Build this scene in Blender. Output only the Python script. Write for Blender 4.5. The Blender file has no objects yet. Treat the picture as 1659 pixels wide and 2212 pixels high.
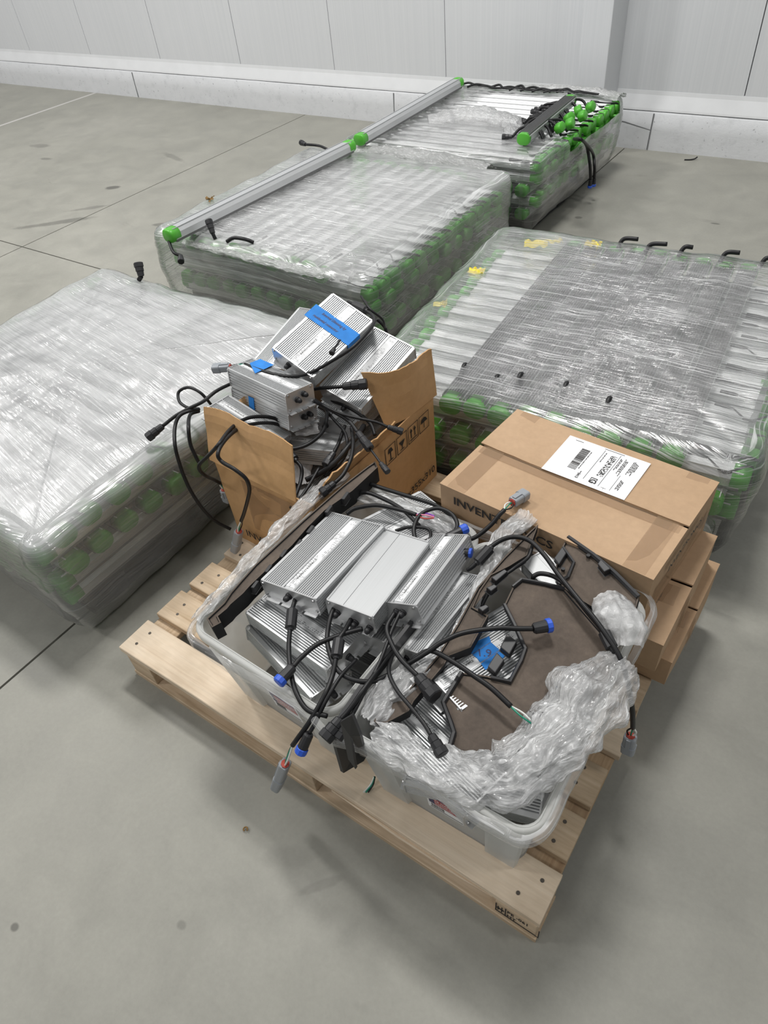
import bpy, bmesh, math, random
import numpy as np
from mathutils import Vector, Matrix, Euler, noise

random.seed(7)
SC = bpy.context.scene
COL = SC.collection
PI = math.pi

# ------------------------------------------------------------------ camera
CAM_POS = Vector((1.30868, -0.42028, 1.61864))
CAM_R = Vector((0.82277766, 0.56149017, -0.08812327))
CAM_U = Vector((-0.34022593, 0.61076361, 0.7149924))
CAM_F = Vector((-0.45528369, 0.55829795, -0.69355617))
F_PX, IMG_W, IMG_H = 1500.74, 1659.0, 2212.0
cd = bpy.data.cameras.new('camera')
cam = bpy.data.objects.new('camera', cd)
COL.objects.link(cam)
cd.sensor_fit = 'VERTICAL'
cd.sensor_height = 36.0
cd.lens = F_PX / IMG_H * 36.0
cd.clip_start = 0.02
cam.matrix_world = Matrix(((CAM_R.x, CAM_U.x, -CAM_F.x, CAM_POS.x),
                           (CAM_R.y, CAM_U.y, -CAM_F.y, CAM_POS.y),
                           (CAM_R.z, CAM_U.z, -CAM_F.z, CAM_POS.z), (0, 0, 0, 1)))
SC.camera = cam

# ------------------------------------------------------------------ world, lamps, exposure
SC.view_settings.view_transform = 'Standard'
SC.view_settings.look = 'None'
SC.view_settings.gamma = 1.0
SC.view_settings.exposure = 0.0
SC.view_settings.use_curve_mapping = False
wd = bpy.data.worlds.new('world')
SC.world = wd
wd.use_nodes = True
wd.node_tree.nodes['Background'].inputs[0].default_value = (0.93, 0.97, 1.0, 1)
wd.node_tree.nodes['Background'].inputs[1].default_value = 0.20


def lamp(x, y, z, sx, sy, power, col=(1.0, 0.985, 0.96)):
    l = bpy.data.lights.new('high_bay_lamp', 'AREA')
    l.shape = 'RECTANGLE'
    l.size, l.size_y = sx, sy
    l.energy = power
    l.color = col
    o = bpy.data.objects.new('high_bay_lamp', l)
    COL.objects.link(o)
    o.location = (x, y, z)
    return o


# rows of high-bay ceiling lamps of the hall; unseen far-left pair added for film glints
for lx, ly, lp in ((-8.8, 1.6, 110), (-8.8, -2.4, 90), (-4.4, 1.2, 190), (-0.2, 2.2, 185), (4.0, 1.2, 50), (-4.4, -3.0, 130), (-0.2, -3.6, 55), (4.0, -3.0, 25)):
    lamp(lx, ly, 5.6, 1.3, 0.5, lp)

# ------------------------------------------------------------------ mesh helpers


def px_ray(px, py):
    return CAM_F + CAM_R * ((px - IMG_W / 2) / F_PX) - CAM_U * ((py - IMG_H / 2) / F_PX)


def at(px, py, z):
    d = px_ray(px, py)
    return CAM_POS + d * ((z - CAM_POS.z) / d.z)


def at_x(px, py, x):
    d = px_ray(px, py)
    return CAM_POS + d * ((x - CAM_POS.x) / d.x)


def at_y(px, py, y):
    d = px_ray(px, py)
    return CAM_POS + d * ((y - CAM_POS.y) / d.y)


class MB:
    """collects vertices and faces; build() links them as one mesh object"""

    def __init__(s):
        s.v, s.f, s.m = [], [], []
        s.uv = None
        s.att = None

    def face(s, idx, mi=0):
        s.f.append(tuple(idx))
        s.m.append(mi)

    def box(s, c, d, R=None, mi=0):
        c = Vector(c)
        b = len(s.v)
        for sx in (-.5, .5):
            for sy in (-.5, .5):
                for sz in (-.5, .5):
                    p = Vector((sx * d[0], sy * d[1], sz * d[2]))
                    s.v.append(c + (R @ p if R else p))
        for q in ((0, 1, 3, 2), (4, 6, 7, 5), (0, 4, 5, 1), (2, 3, 7, 6), (0, 2, 6, 4), (1, 5, 7, 3)):
            s.face([b + i for i in q], mi)
        return s

    def bb(s, x0, x1, y0, y1, z0, z1, mi=0):
        return s.box(((x0 + x1) / 2, (y0 + y1) / 2, (z0 + z1) / 2), (abs(x1 - x0), abs(y1 - y0), abs(z1 - z0)), None, mi)

    def prism(s, poly, axis, a, b, mi=0, cap=True):
        """poly: 2-D points, extruded along axis from a to b (x: poly=(y,z), y: (x,z), z: (x,y))"""
        n = len(poly)
        o = len(s.v)
        for t in (a, b):
            for p in poly:
                s.v.append(Vector({'x': (t, p[0], p[1]), 'y': (p[0], t, p[1]), 'z': (p[0], p[1], t)}[axis]))
        for i in range(n):
            j = (i + 1) % n
            s.face((o + i, o + j, o + n + j, o + n + i), mi)
        if cap:
            s.face([o + i for i in range(n)][::-1], mi)
            s.face([o + n + i for i in range(n)], mi)
        return s

    def tube(s, pts, r, seg=8, mi=0, cap=True):
        pts = [Vector(p) for p in pts]
        rr = r if isinstance(r, (list, tuple)) else [r] * len(pts)
        n = len(pts)
        t0 = (pts[1] - pts[0]).normalized()
        up = Vector((0, 0, 1)) if abs(t0.z) < .9 else Vector((1, 0, 0))
        nx = t0.cross(up).normalized()
        o = len(s.v)
        for i in range(n):
            t = (pts[min(i + 1, n - 1)] - pts[max(i - 1, 0)]).normalized()
            nx = (nx - t * nx.dot(t))
            nx = nx.normalized() if nx.length > 1e-6 else t.orthogonal().normalized()
            ny = t.cross(nx)
            for k in range(seg):
                a = 2 * PI * k / seg
                s.v.append(pts[i] + (nx * math.cos(a) + ny * math.sin(a)) * rr[i])
        for i in range(n - 1):
            for k in range(seg):
                k2 = (k + 1) % seg
                s.face((o + i * seg + k, o + i * seg + k2, o + (i + 1) * seg + k2, o + (i + 1) * seg + k), mi)
        if cap:
            s.face([o + k for k in range(seg)][::-1], mi)
            s.face([o + (n - 1) * seg + k for k in range(seg)], mi)
        return s

    def grid(s, rows, mi=0, close=False):
        """rows: list of rows of points"""
        o = len(s.v)
        m = len(rows[0])
        for r in rows:
            s.v.extend(Vector(p) for p in r)
        for i in range(len(rows) - 1):
            for k in range(m if close else m - 1):
                k2 = (k + 1) % m
                s.face((o + i * m + k, o + i * m + k2, o + (i + 1) * m + k2, o + (i + 1) * m + k), mi)
        return s

    def mesh(s, name, mats, smooth=False):
        me = bpy.data.meshes.new(name)
        me.from_pydata([tuple(v) for v in s.v], [], s.f)
        if not isinstance(mats, (list, tuple)):
            mats = [mats]
        for m in mats:
            me.materials.append(m)
        if len(mats) > 1:
            me.polygons.foreach_set('material_index', s.m)
        if s.att is not None:
            at_ = me.attributes.new('levels', 'FLOAT', 'POINT')
            at_.data.foreach_set('value', s.att)
        if s.uv is not None:
            uvl = me.uv_layers.new(name='UVMap')
            li = np.empty(len(me.loops), dtype=np.int32)
            me.loops.foreach_get('vertex_index', li)
            uvl.data.foreach_set('uv', np.array(s.uv, dtype=np.float32)[li].ravel())
        if smooth:
            me.polygons.foreach_set('use_smooth', [True] * len(me.polygons))
        me.update()
        return me

    def build(s, name, mats, parent=None, smooth=False, world=False, bevel=0):
        o = link(name, s.mesh(name, mats, smooth), parent, world)
        if bevel:
            b = o.modifiers.new('bevel', 'BEVEL')
            b.width = bevel
            b.segments = 2
            b.limit_method = 'ANGLE'
        return o


MW = {}


def link(name, data, parent=None, world=False):
    o = bpy.data.objects.new(name, data)
    COL.objects.link(o)
    if parent is not None:
        o.parent = parent
        if world and parent.name in MW:
            o.matrix_parent_inverse = MW[parent.name].inverted()
    return o


def tag(o, label=None, cat=None, group=None, kind=None):
    if label:
        o['label'] = label
    if cat:
        o['category'] = cat
    if group:
        o['group'] = group
    if kind:
        o['kind'] = kind
    return o


def place(o, loc, rot=(0, 0, 0)):
    o.location = loc
    o.rotation_euler = rot
    MW[o.name] = Matrix.Translation(Vector(loc)) @ Euler(rot).to_matrix().to_4x4()
    return o


def empty(name, loc=(0, 0, 0), rot=(0, 0, 0)):
    o = link(name, None)
    o.empty_display_size = .05
    return place(o, loc, rot)


def copy_tree(o, parent=None):
    c = o.copy()
    COL.objects.link(c)
    c.parent = parent
    for ch in list(o.children):
        copy_tree(ch, c)
    return c


def spline(pts, n=8):
    """Catmull-Rom through pts"""
    P = [Vector(p) for p in pts]
    P = [P[0] * 2 - P[1]] + P + [P[-1] * 2 - P[-2]]
    out = []
    for i in range(1, len(P) - 2):
        for k in range(n):
            t = k / n
            a, b, c, d = P[i - 1], P[i], P[i + 1], P[i + 2]
            out.append(.5 * ((2 * b) + (c - a) * t + (2 * a - 5 * b + 4 * c - d) * t * t + (3 * b - a - 3 * c + d) * t ** 3))
    out.append(P[-2])
    return out


def text_mesh(body, size, mat, bold=0.0, align='LEFT', depth=0.0, sx=1.0):
    cu = bpy.data.curves.new('print', 'FONT')
    cu.body = body
    cu.size = size
    cu.offset = bold
    cu.align_x = align
    cu.extrude = depth
    cu.resolution_u = 2
    ob = bpy.data.objects.new('print', cu)
    me = bpy.data.meshes.new_from_object(ob)
    bpy.data.objects.remove(ob)
    bpy.data.curves.remove(cu)
    if sx != 1.0:
        me.transform(Matrix.Diagonal((sx, 1, 1, 1)))
    me.materials.clear()
    me.materials.append(mat)
    return me


def frame(o, ax, ay):
    """matrix with origin o, x axis ax, y axis ay"""
    ax = Vector(ax).normalized()
    az = ax.cross(Vector(ay)).normalized()
    ay = az.cross(ax)
    o = Vector(o)
    return Matrix(((ax.x, ay.x, az.x, o.x), (ax.y, ay.y, az.y, o.y), (ax.z, ay.z, az.z, o.z), (0, 0, 0, 1)))


def put_text(name, body, size, mat, M, parent, bold=0.0, align='LEFT', sx=1.0, world=True):
    me = text_mesh(body, size, mat, bold, align, 0.0, sx)
    me.transform(M)
    return link(name, me, parent, world)


def rrect(x0, x1, y0, y1, r, n=6):
    """rounded rectangle outline, counter-clockwise"""
    out = []
    for cx, cy, a0 in ((x1 - r, y0 + r, -PI / 2), (x1 - r, y1 - r, 0), (x0 + r, y1 - r, PI / 2), (x0 + r, y0 + r, PI)):
        for k in range(n + 1):
            a = a0 + PI / 2 * k / n
            out.append((cx + r * math.cos(a), cy + r * math.sin(a)))
    return out


def resample(poly, n):
    P = [Vector((p[0], p[1])) for p in poly]
    P.append(P[0])
    L = [0]
    for i in range(len(P) - 1):
        L.append(L[-1] + (P[i + 1] - P[i]).length)
    out, j = [], 0
    for k in range(n):
        d = L[-1] * k / n
        while L[j + 1] < d:
            j += 1
        t = (d - L[j]) / max(L[j + 1] - L[j], 1e-9)
        out.append(P[j].lerp(P[j + 1], t))
    return out, L[-1]


def nz(x, y, z=0.0):
    return noise.noise(Vector((x, y, z)))


# ------------------------------------------------------------------ materials
MATS = {}
ORD = ('first', 'second', 'third', 'fourth', 'fifth', 'sixth', 'seventh', 'eighth', 'ninth', 'tenth', 'eleventh', 'twelfth', 'thirteenth', 'fourteenth', 'fifteenth', 'sixteenth')


class NT:
    def __init__(s, name):
        s.mat = bpy.data.materials.new(name)
        s.mat.use_nodes = True
        s.t = s.mat.node_tree
        s.b = s.t.nodes['Principled BSDF']
        s.out = s.t.nodes['Material Output']
        MATS[name] = s.mat

    def n(s, typ, **kw):
        nd = s.t.nodes.new('ShaderNode' + typ)
        for k, v in kw.items():
            if k in nd.inputs:
                nd.inputs[k].default_value = v
            else:
                setattr(nd, k, v)
        return nd

    def l(s, a, b):
        s.t.links.new(a, b)

    def coord(s, scale=(1, 1, 1), which='Object', rot=(0, 0, 0)):
        tc = s.n('TexCoord')
        mp = s.n('Mapping')
        mp.inputs['Scale'].default_value = scale
        mp.inputs['Rotation'].default_value = rot
        s.l(tc.outputs[which], mp.inputs['Vector'])
        return mp.outputs['Vector']

    def noise(s, vec, scale, detail=4, rough=.55, dist=0.0):
        nd = s.n('TexNoise')
        nd.inputs['Scale'].default_value = scale
        nd.inputs['Detail'].default_value = detail
        nd.inputs['Roughness'].default_value = rough
        nd.inputs['Distortion'].default_value = dist
        if vec is not None:
            s.l(vec, nd.inputs['Vector'])
        return nd.outputs['Fac']

    def ramp(s, fac, stops):
        r = s.n('ValToRGB')
        el = r.color_ramp.elements
        while len(el) < len(stops):
            el.new(.5)
        for e, (p, c) in zip(el, stops):
            e.position = p
            e.color = c if len(c) == 4 else (*c, 1)
        s.l(fac, r.inputs['Fac'])
        return r.outputs['Color']

    def mix(s, fac, a, b, mode='MIX'):
        m = s.n('MixRGB', blend_type=mode)
        for sock, v in ((m.inputs[0], fac), (m.inputs[1], a), (m.inputs[2], b)):
            if hasattr(v, 'is_linked'):
                s.l(v, sock)
            elif isinstance(v, (int, float)):
                sock.default_value = v
            else:
                sock.default_value = v if len(v) == 4 else (*v, 1)
        return m.outputs[0]

    def math(s, op, a, b=0.5):
        m = s.n('Math', operation=op)
        for sock, v in ((m.inputs[0], a), (m.inputs[1], b)):
            if hasattr(v, 'is_linked'):
                s.l(v, sock)
            else:
                sock.default_value = v
        return m.outputs[0]

    def bump(s, h, strength=.3, dist=.01):
        b = s.n('Bump')
        b.inputs['Strength'].default_value = strength
        b.inputs['Distance'].default_value = dist
        s.l(h, b.inputs['Height'])
        return b.outputs['Normal']

    def set(s, **kw):
        nm = {'col': 'Base Color', 'rough': 'Roughness', 'metal': 'Metallic', 'normal': 'Normal', 'spec': 'Specular IOR Level', 'alpha': 'Alpha'}
        for k, v in kw.items():
            sock = s.b.inputs[nm[k]]
            if hasattr(v, 'is_linked'):
                s.l(v, sock)
            elif isinstance(v, (int, float)):
                sock.default_value = v
            else:
                sock.default_value = (*v, 1) if len(v) == 3 else v
        return s.mat


def plain(name, col, rough=.5, metal=0.0, var=.0, vscale=20, spec=.5, bump=0):
    m = NT(name)
    if var:
        f = m.noise(m.coord(), vscale, 5)
        c = m.ramp(f, [(.3, tuple(x * (1 - var) for x in col)), (.7, tuple(min(1, x * (1 + var)) for x in col))])
        m.set(col=c)
        if bump:
            m.set(normal=m.bump(f, bump, .002))
    else:
        m.set(col=col)
    return m.set(rough=rough, metal=metal, spec=spec)


# scuffs and drips on the concrete: centre, half sizes, turn, darkness
STAINS = []
for px_, py_, ra_, rb_, an_, dk_ in ((88, 315, .22, .09, .2, .72), (100, 343, .12, .05, .2, .66), (245, 405, .11, .07, .6, .45), (130, 480, .55, .07, .75, .62), (190, 450, .3, .05, .75, .72),
                                   (345, 485, .10, .05, .4, .6), (375, 340, .35, .06, -.3, .75), (32, 2003, .020, .016, 0, .5), (392, 1998, .022, .018, 0, .75), (1545, 483, .05, .02, 0, .55), (1250, 470, .04, .03, 0, .6), (700, 1910, .10, .02, .9, .86), (620, 1850, .12, .05, .6, .9)):
    q_ = at(px_, py_, 0)
    STAINS.append((q_.x, q_.y, ra_, rb_, an_, dk_))


def mat_floor():
    m = NT('polished_concrete')
    v = m.coord()
    big = m.noise(v, .9, 6, .6)
    mid = m.noise(v, 5.0, 8, .65, .4)
    fine = m.noise(v, 90, 6, .7)
    c = m.ramp(big, [(.30, (.262, .258, .226)), (.50, (.305, .300, .264)), (.70, (.345, .338, .300))])
    c2 = m.ramp(mid, [(.35, (.84, .84, .84)), (.62, (1.03, 1.03, 1.03))])
    c = m.mix(.75, c, c2, 'MULTIPLY')
    c3 = m.ramp(fine, [(.3, (.92, .92, .92)), (.7, (1.05, 1.05, 1.05))])
    c = m.mix(.7, c, c3, 'MULTIPLY')
    # sparse dark scuffs
    sc = m.noise(m.coord((1.0, 3.0, 1)), 2.6, 3, .5, .8)
    s = m.ramp(sc, [(.70, (1, 1, 1)), (.80, (.72, .72, .72))])
    c = m.mix(.8, c, s, 'MULTIPLY')
    for sx, sy, ra, rb, ang, dk in STAINS:
        mp = m.n('Mapping', vector_type='TEXTURE')
        mp.inputs['Location'].default_value = (sx, sy, 0)
        mp.inputs['Rotation'].default_value = (0, 0, ang)
        mp.inputs['Scale'].default_value = (ra, rb, 1)
        tcn = m.n('TexCoord')
        m.l(tcn.outputs['Object'], mp.inputs['Vector'])
        ln_ = m.n('VectorMath', operation='LENGTH')
        m.l(mp.outputs['Vector'], ln_.inputs[0])
        dd = m.math('ADD', ln_.outputs['Value'], m.math('MULTIPLY', mid, .8))
        c = m.mix(1, c, m.ramp(dd, [(.75, (dk, dk, dk)), (1.3, (1, 1, 1))]), 'MULTIPLY')
    r = m.ramp(mid, [(.3, (.42, .42, .42)), (.7, (.62, .62, .62))])
    return m.set(col=c, rough=r, spec=.35, normal=m.bump(fine, .06, .003))


def mat_wall():
    m = NT('white_wall_panel')
    f = m.noise(m.coord((60, 1, .15)), 1.6, 5, .6)
    g = m.noise(m.coord(), 1.2, 4)
    c = m.ramp(f, [(.3, (.665, .68, .70)), (.7, (.72, .73, .748))])
    c2 = m.ramp(g, [(.3, (.96, .96, .96)), (.7, (1, 1, 1))])
    return m.set(col=m.mix(1, c, c2, 'MULTIPLY'), rough=.42, spec=.4)


def mat_curb():
    m = NT('painted_concrete_curb')
    f = m.noise(m.coord(), 14, 8, .7)
    g = m.noise(m.coord(), 4, 5, .6)
    c = m.ramp(f, [(.25, (.56, .57, .585)), (.45, (.68, .69, .71)), (.8, (.72, .728, .745))])
    pit = m.ramp(m.noise(m.coord(), 55, 3), [(.26, (.55, .55, .55)), (.33, (1, 1, 1))])
    c = m.mix(1, c, pit, 'MULTIPLY')
    return m.set(col=c, rough=.55, normal=m.bump(f, .35, .01))


def mat_wood(name, a, b, c_):
    m = NT(name)
    v = m.coord((1.1, 14, 14))
    f = m.noise(v, 3.0, 8, .65, 1.2)
    f2 = m.noise(m.coord((2, 40, 40)), 3.5, 5, .6)
    st = m.noise(m.coord(), 4.0, 4, .6)
    c = m.ramp(f, [(.25, c_), (.5, a), (.75, b)])
    c2 = m.ramp(f2, [(.3, (.90, .89, .87)), (.6, (1.03, 1.03, 1.02))])
    c3 = m.ramp(st, [(.28, (.70, .67, .62)), (.55, (1, 1, 1))])
    c = m.mix(.85, m.mix(.8, c, c2, 'MULTIPLY'), c3, 'MULTIPLY')
    return m.set(col=c, rough=.75, spec=.25, normal=m.bump(f2, .25, .004))


def mat_card(name, a, b):
    m = NT(name)
    f = m.noise(m.coord(), 5, 6, .6)
    g = m.noise(m.coord((1, 1, 1)), 60, 4, .6)
    fl = m.n('TexWave', wave_type='BANDS', bands_direction='X')
    fl.inputs['Scale'].default_value = 40
    fl.inputs['Distortion'].default_value = .6
    m.l(m.coord(), fl.inputs['Vector'])
    c = m.ramp(f, [(.3, a), (.7, b)])
    c2 = m.ramp(g, [(.3, (.93, .93, .93)), (.7, (1.04, 1.04, 1.04))])
    c = m.mix(.8, c, c2, 'MULTIPLY')
    return m.set(col=c, rough=.7, spec=.25, normal=m.bump(fl.outputs['Fac'], .05, .001))


def mat_alu(name, col, rough):
    m = NT(name)
    f = m.noise(m.coord((2, 90, 90)), 4, 4, .6)
    c = m.ramp(f, [(.3, tuple(x * .93 for x in col)), (.7, col)])
    return m.set(col=c, rough=rough, metal=.65, spec=.5)


def mat_dusty():
    m = NT('dusty_black_plastic')
    f = m.noise(m.coord(), 9, 8, .65)
    g = m.noise(m.coord(), 120, 4, .7)
    nrm = m.n('NewGeometry')
    sep = m.n('SeparateXYZ')
    m.l(nrm.outputs['Normal'], sep.inputs[0])
    up = m.math('SMOOTHSTEP' if False else 'MULTIPLY', sep.outputs['Z'], 1.0)
    up = m.ramp(up, [(.55, (0, 0, 0)), (.92, (1, 1, 1))])
    dust = m.ramp(f, [(.3, (.085, .067, .054)), (.55, (.125, .098, .078)), (.75, (.165, .13, .10))])
    dust = m.mix(.5, dust, m.ramp(g, [(.3, (.7, .7, .7)), (.7, (1.1, 1.1, 1.1))]), 'MULTIPLY')
    c = m.mix(up, (.022, .022, .023), dust)
    return m.set(col=c, rough=.75, spec=.3)


def mat_film(name, base, streak, cloud, scale=(1.4, 46), gloss=.13, tint=(.90, .905, .91), crumple=False, bumpy=.85, shine=1.9, soft=.3, bdist=.004):
    m = NT(name)
    tc = m.n('TexCoord')

    def uvmap(sx, sy, rot=0.0):
        mp = m.n('Mapping')
        mp.inputs['Scale'].default_value = (sx, sy, 1)
        mp.inputs['Rotation'].default_value = (0, 0, rot)
        m.l(tc.outputs['UV'], mp.inputs['Vector'])
        return mp.outputs['Vector']
    if crumple:
        a = m.noise(m.coord(), 38, 6, .7, 2.2)
        b = m.noise(m.coord(), 110, 4, .7, 1.5)
        cl = m.noise(m.coord(), 9, 4, .6)
    else:
        a = m.noise(uvmap(scale[0], scale[1]), 1.0, 2, .5, .06)
        b = m.noise(uvmap(scale[0] * 1.9, scale[1] * 2.1, .06), 1.0, 2, .5, .05)
        cl = m.noise(m.coord((1, 1, 1)), 4.0, 4, .6, .6)
    sa = m.ramp(a, [(.54, (0, 0, 0)), (.68, (1, 1, 1))])
    sb = m.ramp(b, [(.56, (0, 0, 0)), (.68, (1, 1, 1))])
    scl = m.ramp(cl, [(.34, (0, 0, 0)), (.66, (1, 1, 1))])
    op = m.n('Math', operation='ADD', use_clamp=True)
    op.inputs[1].default_value = base
    dens = m.math('ADD', m.math('MULTIPLY', scl, .7), .4)
    s1 = m.math('MULTIPLY', m.math('ADD', m.math('MULTIPLY', sa, streak), m.math('MULTIPLY', sb, streak * .8)), dens)  # thin opaque streaks paint specular glints into the film's opacity
    s2 = m.math('ADD', s1, m.math('MULTIPLY', scl, cloud))
    m.l(s2, op.inputs[0])
    h = m.math('ADD', a, m.math('MULTIPLY', b, .5))
    nrm = m.bump(h, bumpy * .25, bdist)
    nrg = m.bump(h, bumpy, bdist)
    m.set(col=tint, rough=.35, spec=.5, normal=nrm)
    lay = m.n('Attribute', attribute_name='levels')  # opacity weight carrying painted side shade, not a count of film plies
    op2 = m.math('MULTIPLY', op.outputs[0], lay.outputs['Fac']) if not crumple else op.outputs[0]
    tl = m.n('BsdfTranslucent')
    tl.inputs['Color'].default_value = (*tint, 1)
    m.l(nrm, tl.inputs['Normal'])
    body = m.n('MixShader')
    body.inputs[0].default_value = soft
    m.l(m.b.outputs[0], body.inputs[1])
    m.l(tl.outputs[0], body.inputs[2])
    tr = m.n('BsdfTransparent')
    gl = m.n('BsdfGlossy')
    gl.inputs['Roughness'].default_value = gloss
    gl.inputs['Color'].default_value = (.95, .95, .95, 1)
    m.l(nrg, gl.inputs['Normal'])
    fr = m.n('Fresnel')
    fr.inputs['IOR'].default_value = 1.45
    m.l(nrg, fr.inputs['Normal'])
    mx = m.n('MixShader')
    m.l(op2, mx.inputs[0])
    m.l(tr.outputs[0], mx.inputs[1])
    m.l(body.outputs[0], mx.inputs[2])
    mx2 = m.n('MixShader')
    m.l(m.math('MULTIPLY', fr.outputs[0], shine), mx2.inputs[0])
    m.l(mx.outputs[0], mx2.inputs[1])
    m.l(gl.outputs[0], mx2.inputs[2])
    m.l(mx2.outputs[0], m.out.inputs['Surface'])
    return m.mat


def mat_tub():
    m = NT('frosted_clear_plastic')
    f = m.noise(m.coord(), 6, 4)
    m.set(col=(.84, .845, .83), rough=.5, spec=.4)
    tl = m.n('BsdfTranslucent')
    tl.inputs['Color'].default_value = (.86, .865, .85, 1)
    mx0 = m.n('MixShader')
    mx0.inputs[0].default_value = .45
    m.l(m.b.outputs[0], mx0.inputs[1])
    m.l(tl.outputs[0], mx0.inputs[2])
    tr = m.n('BsdfTransparent')
    tr.inputs['Color'].default_value = (.93, .935, .92, 1)
    mx = m.n('MixShader')
    fac = m.ramp(f, [(.3, (.72, .72, .72)), (.7, (.84, .84, .84))])
    m.l(fac, mx.inputs[0])
    m.l(tr.outputs[0], mx.inputs[1])
    m.l(mx0.outputs[0], mx.inputs[2])
    m.l(mx.outputs[0], m.out.inputs['Surface'])
    return m.mat


def mat_label():
    """white paper sticker with rows of tiny illegible print"""
    m = NT('printed_sticker')
    w = m.n('TexWave', wave_type='BANDS', bands_direction='Y')
    w.inputs['Scale'].default_value = 75
    m.l(m.coord(), w.inputs['Vector'])
    f = m.noise(m.coord((350, 90, 1)), 1.0, 2, .5)
    blk = m.noise(m.coord((26, 40, 1)), 1.0, 1, .4)
    a = m.math('GREATER_THAN', w.outputs['Fac'], .55)
    b = m.math('GREATER_THAN', f, .5)
    c = m.math('GREATER_THAN', blk, .50)
    k = m.math('MULTIPLY', m.math('MULTIPLY', a, b), c)
    return m.set(col=m.mix(k, (.80, .81, .815), (.22, .22, .23)), rough=.4)


def mat_codes():
    """dense 2-D print block of a shipping label"""
    m = NT('dense_code_print')
    v = m.coord((420, 420, 1))
    wn = m.n('TexWhiteNoise', noise_dimensions='2D')
    fl = m.n('VectorMath', operation='FLOOR')
    m.l(v, fl.inputs[0])
    m.l(fl.outputs[0], wn.inputs['Vector'])
    k = m.math('GREATER_THAN', wn.outputs['Value'], .45)
    return m.set(col=m.mix(k, (.85, .85, .86), (.05, .05, .05)), rough=.5)


M_FLOOR = mat_floor()
M_JOINT = plain('joint_filler', (.10, .095, .09), .9)
M_JOINT_PALE = plain('pale_joint_filler', (.47, .46, .44), .8)
M_WALL = mat_wall()
M_SEAM = plain('panel_joint_sealant', (.16, .165, .17), .8)
M_FLASH = plain('white_flashing', (.76, .77, .785), .35, 0, .03, 8)
M_CURB = mat_curb()
M_WOOD = mat_wood('pallet_wood', (.62, .48, .335), (.74, .60, .45), (.44, .315, .20))
M_WOOD2 = mat_wood('pallet_wood_pale', (.76, .63, .485), (.80, .68, .54), (.66, .53, .40))
M_WOOD3 = mat_wood('pallet_wood_brown', (.46, .33, .21), (.57, .43, .30), (.32, .21, .13))
M_NAIL = plain('nail_steel', (.12, .105, .09), .5, .6)
M_CARD = mat_card('cardboard', (.445, .298, .18), (.515, .352, .222))
M_CARD_IN = mat_card('cardboard_inside_and_flaps', (.52, .31, .14), (.60, .37, .19))
M_EDGE = plain('cardboard_torn_edge', (.36, .22, .11), .9, 0, .3, 90)
M_TAPE = NT('clear_packing_tape')
M_TAPE.set(col=(.40, .26, .15), rough=.15, spec=.6, alpha=.22)
M_TAPE = M_TAPE.mat
M_INK = plain('black_ink', (.03, .027, .025), .7)
M_ALU = mat_alu('driver_aluminium', (.63, .64, .645), .45)
M_PLATE = mat_alu('end_plate_steel', (.62, .625, .63), .35)
M_SMOOTH = mat_alu('smooth_aluminium', (.52, .53, .535), .5)
M_SCREW = plain('screw_steel', (.5, .5, .5), .3, .9)
M_RUB = plain('black_rubber', (.010, .010, .011), .42, spec=.35)
M_BLK = plain('black_plastic', (.02, .02, .022), .45)
M_DUST = mat_dusty()
M_GREYC = plain('grey_connector_plastic', (.30, .32, .345), .45)
M_BLUE = plain('blue_connector_plastic', (.03, .11, .62), .4)
M_WHITEW = plain('white_wire', (.75, .75, .72), .45)
M_GREENW = plain('green_wire', (.0, .23, .14), .45)
M_REDW = plain('red_seal', (.45, .06, .04), .5)
M_PURPLE = plain('purple_wire', (.22, .05, .42), .45)
M_PINK = plain('pink_wire', (.75, .25, .38), .45)
M_TAPEB = plain('blue_painters_tape', (.02, .22, .66), .75, 0, .12, 30)
M_GREEN = plain('green_plastic_cap', (.085, .42, .035), .38)
M_BARALU = mat_alu('bar_aluminium', (.64, .65, .655), .42)
M_LENS = plain('white_lens_strip', (.82, .825, .83), .4)
M_LENSG = plain('grey_lens_strip', (.40, .41, .42), .4)
M_RIB = plain('grey_heat_sink', (.20, .20, .20), .5, .5)
M_PALB = plain('black_pallet_plastic', (.016, .016, .018), .6)
M_PAPER = plain('white_paper', (.84, .845, .86), .55)
M_LABEL = mat_label()
M_CODES = mat_codes()
M_NAVY = plain('navy_print', (.025, .025, .11), .5)
M_RED = plain('red_print', (.42, .03, .04), .5)
M_WHITEP = plain('white_print', (.85, .85, .85), .5)
M_TUB = mat_tub()
M_FOAM = plain('white_foam_sheet', (.72, .725, .73), .8, 0, .15, 90, bump=.6)
M_YEL = plain('yellow_tape', (.85, .72, .05), .5)
M_LEAF = plain('dried_leaf', (.22, .13, .04), .8, 0, .3, 80)
M_FILM_A = mat_film('stretch_film_milky', .56, .50, .22, (2.2, 150), tint=(.79, .795, .80))
M_FILM_B = mat_film('stretch_film_streaky', .32, .75, .18, (2.6, 170), tint=(.92, .925, .93))
M_FILM_C = mat_film('stretch_film_thin', .09, .75, .10, (3.0, 190), tint=(.94, .945, .95))
M_FILM_BIN = mat_film('stretch_film_band', .18, .5, .14, (5.0, 220), shine=.35)
M_CRUMP = mat_film('crumpled_film', .40, .50, .20, (34, 130), gloss=.13, bumpy=1.0, tint=(.94, .945, .95), shine=1.1, soft=.45, bdist=.008)
M_BUBBLE = mat_film('foamy_bubble_wrap', .5, .4, .2, crumple=True, gloss=.25, bumpy=.6, tint=(.95, .955, .96))

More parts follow.
